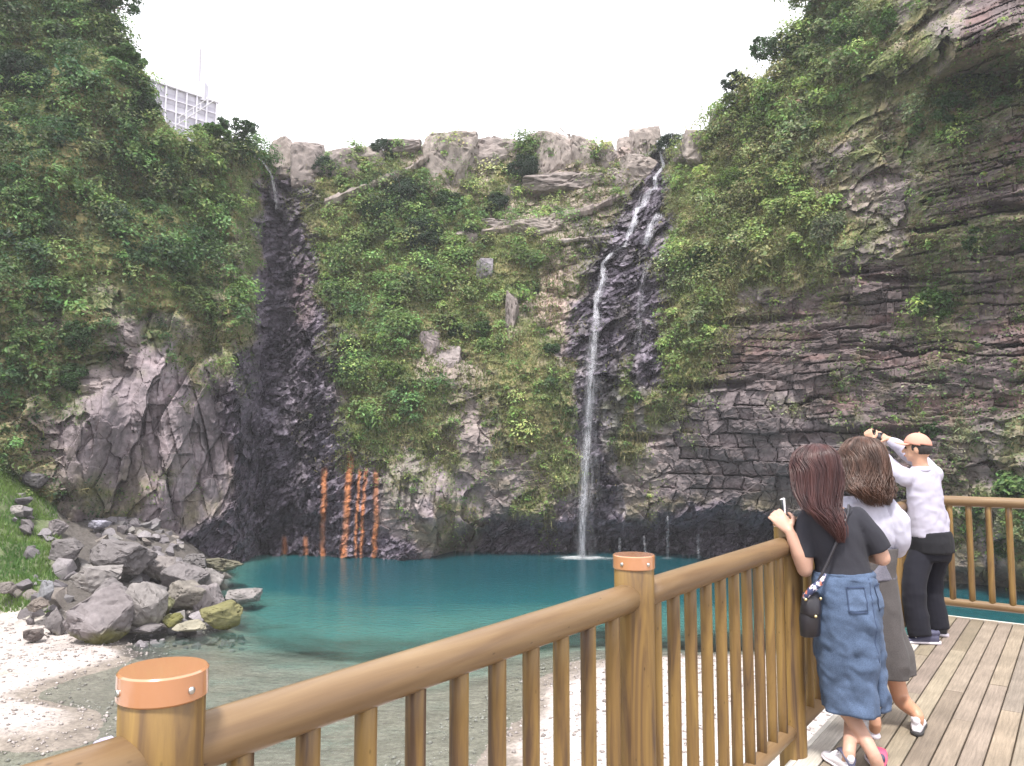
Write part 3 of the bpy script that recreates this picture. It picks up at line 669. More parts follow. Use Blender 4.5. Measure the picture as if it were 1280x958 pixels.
# ------------------------------------------------------------------ rim trees done; shrubs
for a in [(656, 222, 2.7, DK, 'dark round shrub between the tan rim boulders'), (505, 262, 3.4, DK, 'large dark evergreen shrub in the middle of the green slope'), (528, 305, 3.0, DK*1.1, 'dark evergreen shrub just below the largest one on the slope'),
          (470, 275, 2.3, MD, 'mid green shrub left of the large dark shrub'), (560, 262, 2.2, MD*.8, 'mid green shrub right of the large dark shrub'), (622, 262, 1.9, DK, 'dark shrub beside the small pillar rocks'),
          (410, 218, 2.2, DK*1.2, 'dark shrub under the left rim boulders'), (478, 196, 2.0, DK*1.1, 'dark shrub growing in the rim notch'), (838, 188, 2.0, DK, 'dark bush on the rim right of the stream'),
          (570, 420, 1.2, MD*.8, 'bluish green shrub beside the square grey block'), (602, 418, 1.5, LT*.8, 'bright shrub above the pale rock shelf'), (490, 468, 1.5, YG, 'bright yellow green shrub low on the middle slope'),
          (575, 305, 1.1, YG, 'small bright shrub below the dark evergreen mass'), (448, 385, 1.3, YG, 'small bright shrub on the left of the middle slope'), (297, 372, 1.4, YG*1.05, 'bright fern patch beside the dark gully'),
          (1035, 300, 2.2, PL, 'pale grey green shrub hanging over the layered rock'), (1170, 390, 2.0, LT*.8, 'green shrub spreading on the layered rock face'), (1225, 105, 2.3, MD, 'green shrub under the dark overhang at upper right'),
          (1110, 45, 1.9, LT, 'light green shrub on the upper right cliff'), (1190, 145, 1.8, MD*1.2, 'mid green shrub between bare ledges at upper right'), (915, 240, 2.4, YG*.9, 'yellow green shrub on the bright right slope'), (880, 330, 1.9, LT*.8, 'green shrub right of the cascade'),
          (1062, 60, 2.4, LT*.9, 'rounded green shrub below the right rim tree'), (690, 440, 1.0, MD, 'small shrub above the waterfall wall'), (100, 430, 1.9, MD*.9, 'dense green shrub on the left cliff'), (30, 110, 3.0, DK, 'dark hanging shrub at the left edge of the cliff'),
          (170, 150, 2.8, MD*.8, 'mid green shrub on the left cliff shoulder'), (95, 480, 1.7, MD, 'green shrub above the leaning rock columns'), (1165, 545, 1.2, MD, 'green fern tuft behind the man in the peach cap'),
          (1262, 612, 1.5, LT*.7, 'green bush above the right railing'), (1215, 640, 1.0, MD, 'small green fern seen through the right railing'), (1250, 690, 1.2, MD, 'green fern low on the rock behind the right railing'), (1225, 310, 1.5, MD, 'green shrub on the far right ledge')]:
    shrub(*a, ls=.2)

# ================================================================== rocks
def rock_np(seed, n=16, flat=1.0, cuts=4, rough=.05, boxy=0):
    r = random.Random(seed); bm = bmesh.new()
    for i in range(n):
        v = Vector((r.gauss(0, 1), r.gauss(0, 1), r.gauss(0, 1))).normalized()*r.uniform(.82, 1.08)
        if boxy:
            q = max(abs(c_) for c_ in v); v = v*(1-boxy)+v/q*boxy*r.uniform(.85, 1.0)
        bm.verts.new(v)
    bmesh.ops.convex_hull(bm, input=bm.verts)
    for v in [v for v in bm.verts if not v.link_faces]: bm.verts.remove(v)
    bmesh.ops.dissolve_limit(bm, angle_limit=R(14), verts=bm.verts, edges=bm.edges)
    bmesh.ops.bevel(bm, geom=bm.edges[:], offset=.07, segments=2, profile=.6, affect='EDGES')
    bmesh.ops.triangulate(bm, faces=bm.faces)
    for _ in range(cuts-1):
        long_ = [e for e in bm.edges if e.calc_length() > .11]
        bmesh.ops.subdivide_edges(bm, edges=long_, cuts=1, use_grid_fill=False)
        bmesh.ops.triangulate(bm, faces=bm.faces)
    bm.normal_update(); bm.verts.ensure_lookup_table()
    V = np.array([v.co[:] for v in bm.verts]); Nn = np.array([v.normal[:] for v in bm.verts])
    Fc = np.array([[l.vert.index for l in f.loops] for f in bm.faces]); bm.free()
    V = V+Nn*(rough*(1.3-1.1*boxy)*fbm(V[:, 0]*2+seed, V[:, 1]*2, V[:, 2]*2, 3, seed)+rough*1.1*fbm(V[:, 0]*6, V[:, 1]*6, V[:, 2]*6, 3, seed+3)-rough*1.3*(np.abs(fbm(V[:, 0]*1.7+9, V[:, 1]*1.7, V[:, 2]*1.7, 3, seed+8)) < .035))[:, None]
    V = V/np.abs(V).max(0)
    return V, Fc
M_rock = vcol_mat('boulder_rock', .9, 3.5, .25, .5, .05, .25)
M_tan = vcol_mat('rim_rock', .9, 1.4, .35, .6, .15, .25)
def rock_col(V, base, moss=0, seed=0, moss_lo=-.4):
    n = fbm(V[:, 0]*1.5+seed, V[:, 1]*1.5, V[:, 2]*1.5, 3, seed)
    c = np.array(base)[None]*(1+.35*n[:, None])
    if moss:
        mk = (1-sst(moss_lo-.25, moss_lo+.15, V[:, 2]+.3*n))*moss
        c = lerp(c, rgb(.135, .130, .035)+0*c, mk[:, None])
    return c
def boulder(px, py, w_, h_, Y, label, col=(.21, .19, .20), seed=1, moss=0, rz=0, cat='boulder', name='boulder', group=None, mat=None, depth=.9, mlo=-.4, tilt=(0, 0), n=16, boxy=0):
    """px,py centre; w_,h_ size in photograph pixels at distance Y"""
    V, Fc = rock_np(seed, n, boxy=boxy, rough=.055+.01*boxy); c = rock_col(V, col, moss, seed, mlo)
    a, b = w_/F*Y/2*1.04, h_/F*Y/2*1.06
    V = V*np.array([a, max(a*depth, b*.6), b])
    o = mesh_np(name, V, Fc, mat or M_rock, None, False, c); o.location = P(px, py, Y*(.983 if Y < 62 else 1)); o.rotation_euler = (tilt[0], tilt[1], rz)
    return tag(o, label, cat, group)
G1, G2, G3 = (.190, .168, .172), (.155, .140, .142), (.215, .197, .192)
for a in [(122, 770, 84, 72, 43.5, 'largest boulder at the beach edge, mossy along its foot', G1, 1, .9, 0), (123, 720, 62, 48, 47.5, 'broad pale grey boulder on top of the front group', G3, 2, 0, .1),
          (138, 748, 46, 46, 45.6, 'grey boulder wedged behind the largest beach boulder', G2, 5, .0, .3), (179, 757, 51, 54, 45.2, 'rounded grey boulder right of the largest beach boulder', G3, 8, .25, 0),
          (229, 727, 56, 44, 52, 'brown grey boulder in the middle of the shore pile', G2, 9, .3, .2), (263, 727, 33, 32, 53, 'small pale boulder near the water end of the shore pile', G3, 10, .1, 0),
          (232, 746, 50, 40, 48.5, 'angular brown boulder above the mossy shore rock', (.20, .18, .16), 11, .3, .1), (256, 748, 42, 34, 49, 'purple grey boulder above the mossy shore rock', G1, 12, 0, 0),
          (276, 770, 50, 34, 47.0, 'olive mossy boulder standing in the shallow water', (.16, .15, .07), 13, 1.0, 0), (307, 745, 42, 17, 52.5, 'flat pale slab lying in the pool edge', G3, 14, 0, 0),
          (237, 783, 44, 11, 45.5, 'low flat pale rock at the water edge', (.24, .22, .17), 15, .3, 0), (69, 780, 28, 38, 44.3, 'brown grey boulder left of the largest beach boulder', G2, 16, .3, 0),
          (42, 794, 25, 15, 42.5, 'small dark rock alone on the white beach', (.12, .10, .095), 17, 0, 0), (184, 785, 32, 12, 44.6, 'low rounded rock at the foot of the rounded boulder', G2, 18, .3, 0),
          (152, 698, 72, 44, 52, 'wide grey boulder below the rubble heap', G2, 19, .1, 0), (84, 688, 38, 28, 53, 'grey boulder at the edge of the grass slope', G2, 20, 0, 0),
          (70, 662, 22, 24, 57, 'pale pointed rock on the upper grass edge', G1, 21, 0, 0), (57, 740, 26, 28, 47, 'bluish grey rock half buried in grass', (.20, .20, .215), 22, 0, 0),
          (48, 757, 27, 20, 46, 'brown rock at the foot of the grass slope', (.16, .135, .12), 23, .2, 0), (272, 704, 62, 22, 60, 'flat mossy rock at the pool corner', (.15, .14, .10), 24, .7, 0),
          (203, 708, 46, 32, 54, 'brown grey rock right of the wide grey boulder', (.18, .16, .155), 25, .2, 0), (248, 704, 34, 24, 59, 'dark rock behind the brown shore boulders', (.13, .12, .12), 26, .2, 0),
          (206, 757, 24, 30, 47.5, 'dark mossy rock between the rounded boulder and the brown one', (.13, .13, .07), 27, .6, 0), (212, 775, 30, 16, 46, 'small yellow mossy rock beside the shallow water', (.14, .135, .05), 28, .8, 0),
          (125, 655, 26, 12, 60, 'bluish pale slab tipped on the rubble heap', (.27, .26, .31), 29, 0, .3), (20, 640, 26, 16, 56, 'pale slab in the upper grass slope', G3, 30, 0, 0), (45, 600, 30, 22, 60, 'dark rock on top of the grass slope', (.13, .12, .125), 31, 0, 0), (12, 566, 24, 12, 60, 'pale slab at the left edge under the cliff', G3, 32, 0, 0),
          (30, 625, 22, 12, 57, 'dark slab in the upper grass slope', (.14, .13, .14), 33, 0, 0), (8, 735, 20, 14, 48, 'brown rock in the grass at the left edge', (.17, .15, .14), 34, 0, 0)]:
    boulder(*a[:5], a[5], a[6], a[7], a[8], a[9])
boulder(131, 929, 26, 14, PW(131, 936).y, 'small bluish stone on the wet gravel left of the nearest post', (.40, .37, .50), 44, 0, 0, 'stone', 'stone')
# rubble heap and small rocks, individually placed copies
protos = []
for k in range(7):
    V, Fc = rock_np(60+k, 11, cuts=1, rough=.03)
    b_ = [(.19, .175, .185), (.16, .145, .155), (.23, .21, .22), (.14, .125, .13), (.20, .175, .16), (.17, .16, .165), (.22, .205, .195)][k]
    protos.append((V, Fc, rock_col(V, b_, 0, k)))
pmesh = []
for k, (V, Fc, c) in enumerate(protos):
    o = mesh_np('rubble_rock', V, Fc, M_rock, None, False, c); pmesh.append(o.data)
    bpy.data.objects.remove(o)
rr = random.Random(5)
def rocks_at(n, poly, smin, smax, label, group, cat='rock', name='rock'):
    """rest n rocks on the terrain inside a quad given by four photo points with distances"""
    a, b, c, d = [P(q[0], q[1], q[2]*.975) for q in poly]
    for i in range(n):
        u, v = rr.random(), rr.random(); p = (a*(1-u)+b*u)*(1-v)+(d*(1-u)+c*u)*v
        sz = rr.uniform(smin, smax); p.z = float(terr(np.array([p.x]), np.array([p.y]))[0])+sz*.3
        o = bpy.data.objects.new(name, rr.choice(pmesh)); C.objects.link(o)
        o.location = p; o.scale = (sz*rr.uniform(.8, 1.3), sz*rr.uniform(.8, 1.3), sz*rr.uniform(.6, .95))
        o.rotation_euler = (rr.uniform(-.5, .5), rr.uniform(-.5, .5), rr.uniform(0, 6.28))
        q = pmesh.index(o.data); tone = ['purple grey', 'dark grey', 'pale grey', 'blackish', 'brown grey', 'mid grey', 'light grey'][q]
        size = 'small' if sz < smin+(smax-smin)*.33 else ('medium' if sz < smin+(smax-smin)*.66 else 'large')
        cx = 'left' if u < .33 else ('middle' if u < .66 else 'right'); cy = 'upper' if v < .33 else ('central' if v < .66 else 'lower')
        tag(o, '%s %s rock in the %s %s part of the %s' % (size, tone, cy, cx, label), cat, group)
rocks_at(125, [(112, 652, 63), (220, 655, 65), (250, 700, 57), (130, 705, 56)], .22, .62, 'rubble heap', 'rubble rocks below the leaning columns')
rocks_at(60, [(60, 690, 56), (250, 700, 60), (290, 775, 47), (70, 790, 45)], .35, .95, 'shore boulder pile', 'rocks among the shore boulders')
rocks_at(26, [(15, 600, 59), (60, 630, 58), (70, 760, 47), (10, 765, 46)], .2, .6, 'green grass slope', 'rocks scattered on the grass slope')
rocks_at(40, [(200, 775, 47), (300, 765, 49), (310, 790, 45), (150, 800, 43)], .10, .32, 'stony shallows', 'stones in the shallows')
rocks_at(34, [(260, 700, 66), (330, 698, 74), (330, 704, 70), (260, 712, 62)], .3, .7, 'pool corner under the cliff', 'dark rocks at the pool corner')
# pebbles on the beach
pk = 16000
pp_ = RNG.random((pk, 2)); PXY = np.stack([-34+46*pp_[:, 0], 20+34*pp_[:, 1]], 1)
tz = terr(PXY[:, 0], PXY[:, 1]); ok = (tz > WZ-.25) & (tz < WZ+.9); PXY = PXY[ok]; tz = tz[ok]
base = np.array([[1, 0, 0], [0, 1, 0], [-1, 0, 0], [0, -1, 0], [0, 0, .7], [0, 0, -.5]], float); bf = np.array([[0, 1, 4], [1, 2, 4], [2, 3, 4], [3, 0, 4], [1, 0, 5], [2, 1, 5], [3, 2, 5], [0, 3, 5]])
k = len(tz); sz = .03+.09*RNG.random(k)**3; th = RNG.random(k)*6.28
cs, sn = np.cos(th), np.sin(th); Rm = np.stack([np.stack([cs, -sn], -1), np.stack([sn, cs], -1)], 1)
Vp = np.repeat(base[None], k, 0)*sz[:, None, None]*(.7+.6*RNG.random((k, 6, 1))); Vp[..., :2] = np.einsum('kij,knj->kni', Rm, Vp[..., :2])
Vp += np.stack([PXY[:, 0], PXY[:, 1], tz+sz*.15], -1)[:, None]
Fp = (bf[None]+(np.arange(k)*6)[:, None, None]).reshape(-1, 3)
pc = np.array([.36, .32, .305])*(.6+.6*RNG.random((k, 1))); o = mesh_np('gravel', Vp.reshape(-1, 3), Fp, M_rock, None, True, np.repeat(pc, 6, 0)); tag(o, 'loose pebbles on the pale beach', 'gravel', kind='stuff')
# grass on the slope
def grass(n, x0, x1, y0, y1, test, h0, h1, name, label):
    X = RNG.uniform(x0, x1, n); Y = RNG.uniform(y0, y1, n); Z = terr(X, Y); Z = Z+(.5*fbm(X/1.1, Y/1.1, 0*X, 3, 203))*sst(-8.4, -7.2, Z); ok = test(X, Y, Z); X, Y, Z = X[ok], Y[ok], Z[ok]; k = len(X)
    h = RNG.uniform(h0, h1, k); th = RNG.random(k)*6.28; w_ = h*.16; lean = RNG.normal(size=(k, 2))*h[:, None]*.35
    b0 = np.stack([X-np.cos(th)*w_, Y-np.sin(th)*w_, Z-.03], -1); b1 = np.stack([X+np.cos(th)*w_, Y+np.sin(th)*w_, Z-.03], -1); t = np.stack([X+lean[:, 0], Y+lean[:, 1], Z+h], -1)
    V = np.stack([b0, b1, t], 1).reshape(-1, 3); Fg = np.arange(k*3).reshape(k, 3)
    t_ = fbm(X/2, Y/2, 0*X, 3, 401)[:, None]; c = lerp(np.array([.10, .21, .045]), np.array([.19, .29, .07]), sst(-.3, .4, t_)+RNG.normal(size=(k, 1))*.12)
    o = mesh_np(name, V, Fg, M_leaf, None, False, np.repeat(c.clip(.01, .4), 3, 0)); tag(o, label, 'grass', kind='stuff')
grass(90000, -48, -24, 40, 64, lambda X, Y, Z: (Z > -8.2) & (640+F*X/Y < 78+14*fbm(X, Y, 0*X, 2, 5)) & (fbm(X/1.3, Y/1.3, 0*X, 3, 402) > -.25), .12, .38, 'grass', 'bright green grass on the slope at the left')

# ---- rim blocks (tan) and ledges
TN = (.275, .235, .215); TN2 = (.235, .20, .188)
for a in [(353, 192, 32, 36, TN, 'rounded tan boulder on the rim beside the left gully', 101), (385, 200, 34, 40, TN2, 'tan rim rock right of the rounded boulder at the gully', 102), (425, 203, 50, 34, TN2, 'low tan rim rock left of the notch', 103), (458, 196, 34, 26, TN, 'low tan rim rock at the notch', 104),
          (505, 186, 34, 14, TN2, 'thin tan rim rock above the dark notch shrub', 105), (562, 197, 54, 56, TN, 'pale tan rim outcrop at the head of the diagonal ledge', 106), (612, 192, 66, 44, TN2, 'broad mossy tan rim block left of the round shrub', 107),
          (672, 183, 20, 28, TN2, 'narrow tan rim rock behind the round shrub', 108), (692, 192, 38, 52, TN, 'left one of the twin rounded rim boulders', 109), (727, 193, 46, 54, TN, 'right one of the twin rounded rim boulders', 110),
          (760, 192, 18, 26, TN2, 'small tan rim rock between the twin boulders and the square one', 111), (782, 183, 28, 42, TN, 'left half of the square split boulder beside the stream', 112), (806, 182, 28, 42, TN, 'right half of the square split boulder beside the stream', 113),
          (800, 216, 40, 42, TN, 'tan boulder under the square split one', 114), (702, 236, 76, 24, TN2, 'long tan rock shelf under the twin boulders', 115), (768, 232, 30, 34, TN2, 'tan rock between the long shelf and the stream', 116),
          (876, 180, 38, 30, TN, 'tan rim rock right of the stream', 117), (856, 196, 30, 16, (.34, .29, .27), 'pale slab sloping to the stream from the right', 118), (902, 150, 20, 28, (.38, .34, .33), 'pale boulder high on the right rim', 119),
          (634, 242, 16, 32, TN2, 'left small pillar rock below the round shrub', 120), (652, 244, 14, 24, TN2, 'right small pillar rock below the round shrub', 121), (606, 338, 15, 26, (.22, .2, .22), 'grey upright rock in the middle of the slope', 122),
          (536, 432, 20, 32, (.24, .2, .2), 'square grey block on the lower slope', 123), (558, 452, 26, 34, (.28, .24, .235), 'pale leaning rock below the square grey block', 124), (584, 300, 22, 20, TN2, 'small tan rock beside the dark evergreen shrubs', 125), (640, 395, 13, 56, TN2, 'tall narrow tan pillar rock left of the column face', 126),
          (625, 285, 42, 13, (.30, .26, .25), 'flat pale ledge rock on the slope', 127), (672, 288, 48, 22, TN, 'tan ledge rock right of the flat pale one', 128)]:
    Y = surfY(a[0], a[1]); boulder(a[0], a[1]+a[3]*(.25 if a[1] < 212 else .0), a[2]*1.42, a[3]*(1.55 if a[1] < 212 else 1.15), Y+.15*a[2]/F*Y, a[5], a[4], a[6], .0, 0, 'rock', 'rim_rock' if a[1] < 240 else 'rock_outcrop', None, M_tan, .7, n=34, boxy=.82)
# column face (pale vertical joints)
def ledge(pts, wd, ht, col, label, seed=0):
    Vs, Fs, o = [], [], 0; n = 60
    t = np.linspace(0, len(pts)-1, n); x = np.interp(t, range(len(pts)), [p[0] for p in pts]); y = np.interp(t, range(len(pts)), [p[1] for p in pts])
    rings = []
    for i in range(n):
        c = np.array(surfP(x[i], y[i], -.75)); wv = wd*(.7+.5*fbm(np.array([i/4.]), np.array([seed*1.]), 0, 2, seed)[0]); hv = ht*(.7+.6*fbm(np.array([i/3.]), np.array([seed+3.]), 0, 2, seed)[0])
        if i in (0, n-1): wv *= .1; hv *= .1
        pr = [(.9, -.2), (.6, .9), (-.3, 1), (-1, .7), (-1.05, -.1), (-.4, -1), (.5, -1)]
        rings.append([c+np.array([0, q[0]*wv, q[1]*hv*.5]) for q in pr])
    Rg = np.array(rings); k = Rg.shape[1]
    Rg += .09*np.stack([fbm(Rg[..., 0]*1.6, Rg[..., 1]*1.6, Rg[..., 2]*1.6, 3, seed+q) for q in range(3)], -1)
    # smooth distance
    V = Rg.reshape(-1, 3); I = np.arange(n*k).reshape(n, k)
    Fq = np.stack([I[:-1], np.roll(I[:-1], -1, 1), np.roll(I[1:], -1, 1), I[1:]], -1).reshape(-1, 4)
    o = mesh_np('rock_ledge', V, Fq, M_tan, None, False, rock_col(V/3, col, 0, seed)); tag(o, label, 'rock ledge')
ledge([(405, 255), (450, 238), (490, 222), (520, 208), (546, 188)], .9, 1.0, (.32, .27, .25), 'long pale diagonal ledge climbing to the rim outcrop', 3)
ledge([(600, 292), (650, 284), (700, 272), (740, 262), (775, 246)], .9, 1.2, (.31, .26, .24), 'curved tan ledge under the rim boulders', 5)
ledge([(696, 302), (730, 299), (762, 296)], .6, .5, (.36, .31, .29), 'short pale ledge left of the cascade', 8)
ledge([(925, 100), (940, 96)], .1, .1, (.3, .25, .23), 'tiny pale rock lip on the right rim', 9) if False else None

# ================================================================== WATERFALLS
m, nt, b = mat_new('falling_water'); L = nt.links.new
tc = N(nt, 'ShaderNodeTexCoord'); mp = N(nt, 'ShaderNodeMapping'); mp.inputs['Scale'].default_value = (5, 5, .35); L(tc.outputs['Object'], mp.inputs[0])
n_ = N(nt, 'ShaderNodeTexNoise'); n_.inputs['Scale'].default_value = 2.2; n_.inputs['Detail'].default_value = 6; L(mp.outputs[0], n_.inputs[0])
mr = N(nt, 'ShaderNodeMapRange'); mr.inputs[1].default_value = .44; mr.inputs[2].default_value = .64; mr.inputs[3].default_value = .0; mr.inputs[4].default_value = .55; L(n_.outputs[0], mr.inputs[0])
at = N(nt, 'ShaderNodeAttribute'); at.attribute_name = 'Col'; sp = N(nt, 'ShaderNodeSeparateColor'); L(at.outputs['Color'], sp.inputs[0])
mu = N(nt, 'ShaderNodeMath', operation='MULTIPLY'); L(mr.outputs[0], mu.inputs[0]); L(sp.outputs[0], mu.inputs[1])
df = N(nt, 'ShaderNodeBsdfDiffuse'); df.inputs[0].default_value = (.86, .86, .92, 1); tl = N(nt, 'ShaderNodeBsdfTranslucent'); tl.inputs[0].default_value = (.86, .86, .92, 1)
ms = N(nt, 'ShaderNodeMixShader'); ms.inputs[0].default_value = .5; L(df.outputs[0], ms.inputs[1]); L(tl.outputs[0], ms.inputs[2])
tr = N(nt, 'ShaderNodeBsdfTransparent'); mm = N(nt, 'ShaderNodeMixShader'); L(mu.outputs[0], mm.inputs[0]); L(tr.outputs[0], mm.inputs[1]); L(ms.outputs[0], mm.inputs[2])
L(mm.outputs[0], nt.nodes['Material Output'].inputs[0]); M_fall = m
def stream(pts, n, parent, name, alpha=1., mat=None):
    """pts: (px,py,half width px, distance in front of wall, absolute Y or None)"""
    rg = np.random.default_rng(int(pts[0][0]+pts[0][1])); K = 48
    t = np.linspace(0, len(pts)-1, K); c = [np.interp(t, range(len(pts)), [p[q] for p in pts]) for q in range(4)]
    Ys = np.array([surfY(c[0][i], c[1][i])-c[3][i] for i in range(K)])
    # falling water never goes back towards the wall
    for i in range(1, K): Ys[i] = min(Ys[i], Ys[i-1]+.05)
    Ys = np.convolve(np.r_[Ys[0], Ys[0], Ys, Ys[-1], Ys[-1]], np.ones(5)/5, 'valid')
    Vs, Fs, Cs, o = [], [], [], 0
    for j in range(n):
        g = np.clip(rg.normal(), -2, 2); ph = rg.random()*6; w_ = rg.uniform(.04, .12)
        a0, a1 = (0, K) if rg.random() < .5 else sorted(rg.integers(0, K, 2)); a1 = min(K, max(a1, a0+12)); a0 = max(0, a1-12 if a1-a0 < 12 else a0)
        for i in range(a0, a1):
            hw = c[2][i]*.5; x = c[0][i]+g*hw+.25*hw*math.sin(i*.35+ph); p = P(x, c[1][i], Ys[i]+.25*math.sin(ph*3)+.1*g)
            fade = min(1, (i-a0)/4+.0, (a1-1-i)/4 if a1 < K else 1) if a0 > 0 else min(1, (a1-1-i)/4 if a1 < K else 1)
            Vs += [(p.x-w_*(1+.4*i/K), p.y, p.z), (p.x+w_*(1+.4*i/K), p.y+.1*math.sin(ph), p.z)]; Cs += [(alpha*fade*math.exp(-g*g*.35),)*3]*2
            if i > a0: Fs.append((o-2, o-1, o+1, o))
            o += 2
    ob = mesh_np(name, np.array(Vs), np.array(Fs), mat or M_fall, parent, True, np.array(Cs)); return ob
wf = empty('waterfall', P(727, 697, surfY(727, 690)-2), 0, 'main white waterfall dropping from the dark cascade into the pool', 'waterfall')
inv = Matrix.Translation(-wf.location)
def para(o, e):
    o.parent = e; o.matrix_parent_inverse = Matrix.Translation(-Vector(e.location))
stlist = [([(822, 176, 1.6, .3), (826, 192, 2, .3), (830, 208, 2, .3), (819, 222, 3.5, .3), (820, 237, 2.5, .3)], 16, 'cascade', 1.6),
          ([(816, 236, 4, .3), (808, 245, 9, .3), (806, 258, 9, .3), (797, 260, 4, .3), (794, 276, 4, .3), (787, 292, 5, .3), (780, 309, 5, .3)], 42, 'cascade', 1.1),
          ([(826, 266, 6, .3), (818, 278, 8, .3), (812, 292, 6, .3), (808, 306, 5, .3)], 26, 'cascade', 1.2),
          ([(778, 308, 4, .3), (763, 318, 5, .3), (753, 330, 4, .3), (754, 348, 6, .4), (746, 372, 7, .5), (745, 398, 7, .6)], 34, 'cascade', .62),
          ([(810, 330, 5, .3), (803, 360, 6, .3), (800, 400, 8, .3), (797, 440, 8, .3)], 14, 'cascade', .3),
          ([(747, 395, 8, .6), (742, 430, 6, .9), (738, 480, 6, 1.2), (735, 540, 5.5, 1.5), (731, 600, 5.5, 1.6), (729, 650, 5, 1.6), (728, 699, 5, 1.6)], 54, 'falling_water', .36),
          ([(743, 430, 18, .9), (738, 500, 20, 1.3), (733, 600, 24, 1.6), (730, 699, 26, 1.6)], 70, 'spray', .13)]
for pts, n, nm, al in stlist:
    para(stream(pts, n, None, nm, al), wf)
for pts, lb in [([(312, 192, 2, .3), (328, 202, 2.5, .3), (338, 216, 3, .3), (343, 236, 3, .3), (346, 262, 4, .3)], 'thin pale trickle at the head of the left gully'), ([(835, 645, 2, 3.5), (835, 699, 2, 3.5)], 'thin drip falling from the overhang right of the waterfall'), ([(775, 672, 2.5, 3), (774, 699, 2.5, 3)], 'short drip nearest the waterfall under the overhang'), ([(805, 670, 3, 3), (808, 699, 3, 3)], 'short drip in the middle under the overhang'), ([(872, 668, 2.5, 3), (873, 699, 2.5, 3)], 'short drip farthest right under the overhang')]:
    e = stream([(q[0], q[1], q[2]*.7, q[3]) for q in pts], 9, None, 'water_trickle', .3 if pts[0][0] > 400 else .8); tag(e, lb, 'trickle')
# foam where it lands
m, nt, b = mat_new('foam'); L = nt.links.new
tc = N(nt, 'ShaderNodeTexCoord'); n_ = N(nt, 'ShaderNodeTexNoise'); n_.inputs['Scale'].default_value = 1.6; n_.inputs['Detail'].default_value = 8; n_.inputs['Roughness'].default_value = .7; mpf = N(nt, 'ShaderNodeMapping'); mpf.inputs['Scale'].default_value = (.45, 1.8, 1); L(tc.outputs['Object'], mpf.inputs[0]); L(mpf.outputs[0], n_.inputs[0])
at = N(nt, 'ShaderNodeAttribute'); at.attribute_name = 'Col'; sp = N(nt, 'ShaderNodeSeparateColor'); L(at.outputs['Color'], sp.inputs[0])
a1 = N(nt, 'ShaderNodeMath', operation='ADD'); L(n_.outputs[0], a1.inputs[0]); L(sp.outputs[0], a1.inputs[1])
mr = N(nt, 'ShaderNodeMapRange'); mr.inputs[1].default_value = 1.0; mr.inputs[2].default_value = 1.35; L(a1.outputs[0], mr.inputs[0])
b.inputs['Base Color'].default_value = (.85, .87, .9, 1); b.inputs['Roughness'].default_value = .7
tr = N(nt, 'ShaderNodeBsdfTransparent'); mm = N(nt, 'ShaderNodeMixShader'); L(mr.outputs[0], mm.inputs[0]); L(tr.outputs[0], mm.inputs[1]); L(b.outputs[0], mm.inputs[2]); L(mm.outputs[0], nt.nodes['Material Output'].inputs[0]); M_foam = m
def foam(cx, cy, rx, ry, label, k=1.):
    n = 30; th = np.linspace(0, 2*math.pi, 48, endpoint=False); r = np.linspace(0, 1, n)
    X = cx+rx*r[:, None]*np.cos(th); Y = cy+ry*r[:, None]*np.sin(th); V = np.stack([X, Y, WZ+.006+0*X], -1).reshape(-1, 3)
    I = np.arange(n*48).reshape(n, 48); Fq = np.stack([I[:-1], I[1:], np.roll(I[1:], -1, 1), np.roll(I[:-1], -1, 1)], -1).reshape(-1, 4)
    c = np.repeat(((1-r)**.7*k)[:, None], 48, 1).reshape(-1, 1)*np.ones((1, 3))
    o = mesh_np('foam', V, Fq, M_foam, None, True, c)
    return o
ly = float(surfY(728, 696))-3.0
f0 = foam(P(728, 700, ly).x, ly, 6.5, 3.6, '', .74); para(f0, wf)
for (x, l) in [(835, 'small white splash where the long drip lands'), (774, 'faint splash of the drip nearest the waterfall'), (806, 'faint splash of the middle drip')]:
    yy = float(surfY(x, 694))-3.2; o = foam(P(x, 700, yy).x, yy, 2.2, 1.3, '', .62); tag(o, l, 'foam')

# ================================================================== building behind the left rim, haze paleness painted into its colours
M_con = plain('hazed_concrete', (.55, .53, .60), .9, .12, .6); M_net = plain('hazed_frame', (.66, .64, .71), .7); M_dark = plain('hazed_panel', (.42, .40, .47), .7, .15, .4)
def box_bm(bm, x0, x1, y0, y1, z0, z1):
    vs = [bm.verts.new(p) for p in [(x0, y0, z0), (x1, y0, z0), (x1, y1, z0), (x0, y1, z0), (x0, y0, z1), (x1, y0, z1), (x1, y1, z1), (x0, y1, z1)]]
    for f in [(0, 3, 2, 1), (4, 5, 6, 7), (0, 1, 5, 4), (1, 2, 6, 5), (2, 3, 7, 6), (3, 0, 4, 7)]: bm.faces.new([vs[i] for i in f])
YB = 108.; bp0 = P(163, 170, YB); bw = 13.5; bz = P(190, 94, YB).z-bp0.z
e = empty('building', bp0, R(48), 'pale multi storey building with a grid of frames behind the left rim', 'building')
bm = bmesh.new(); box_bm(bm, 0, bw*.92, 0, 9, -6, bz); from_bm('wall', bm, M_con, e, False)
for k in range(3):
    bm = bmesh.new(); z0 = bz*(.18+.27*k); box_bm(bm, .3, bw*.90, -.06, .1, z0, z0+bz*.17); from_bm('window', bm, M_dark, e, False)
bm = bmesh.new()
for i in range(9): box_bm(bm, bw*.92*i/8-.09, bw*.92*i/8+.09, -.35, -.12, -6, bz+.3)
for k in range(6): box_bm(bm, -.1, bw*.93, -.3, -.14, bz*k/5-.06, bz*k/5+.06)
from_bm('facade_frame', bm, M_net, e, False)
bm = bmesh.new(); box_bm(bm, -.3, bw*.95, -.4, 9.2, bz, bz+.3); from_bm('roof', bm, M_net, e, False)
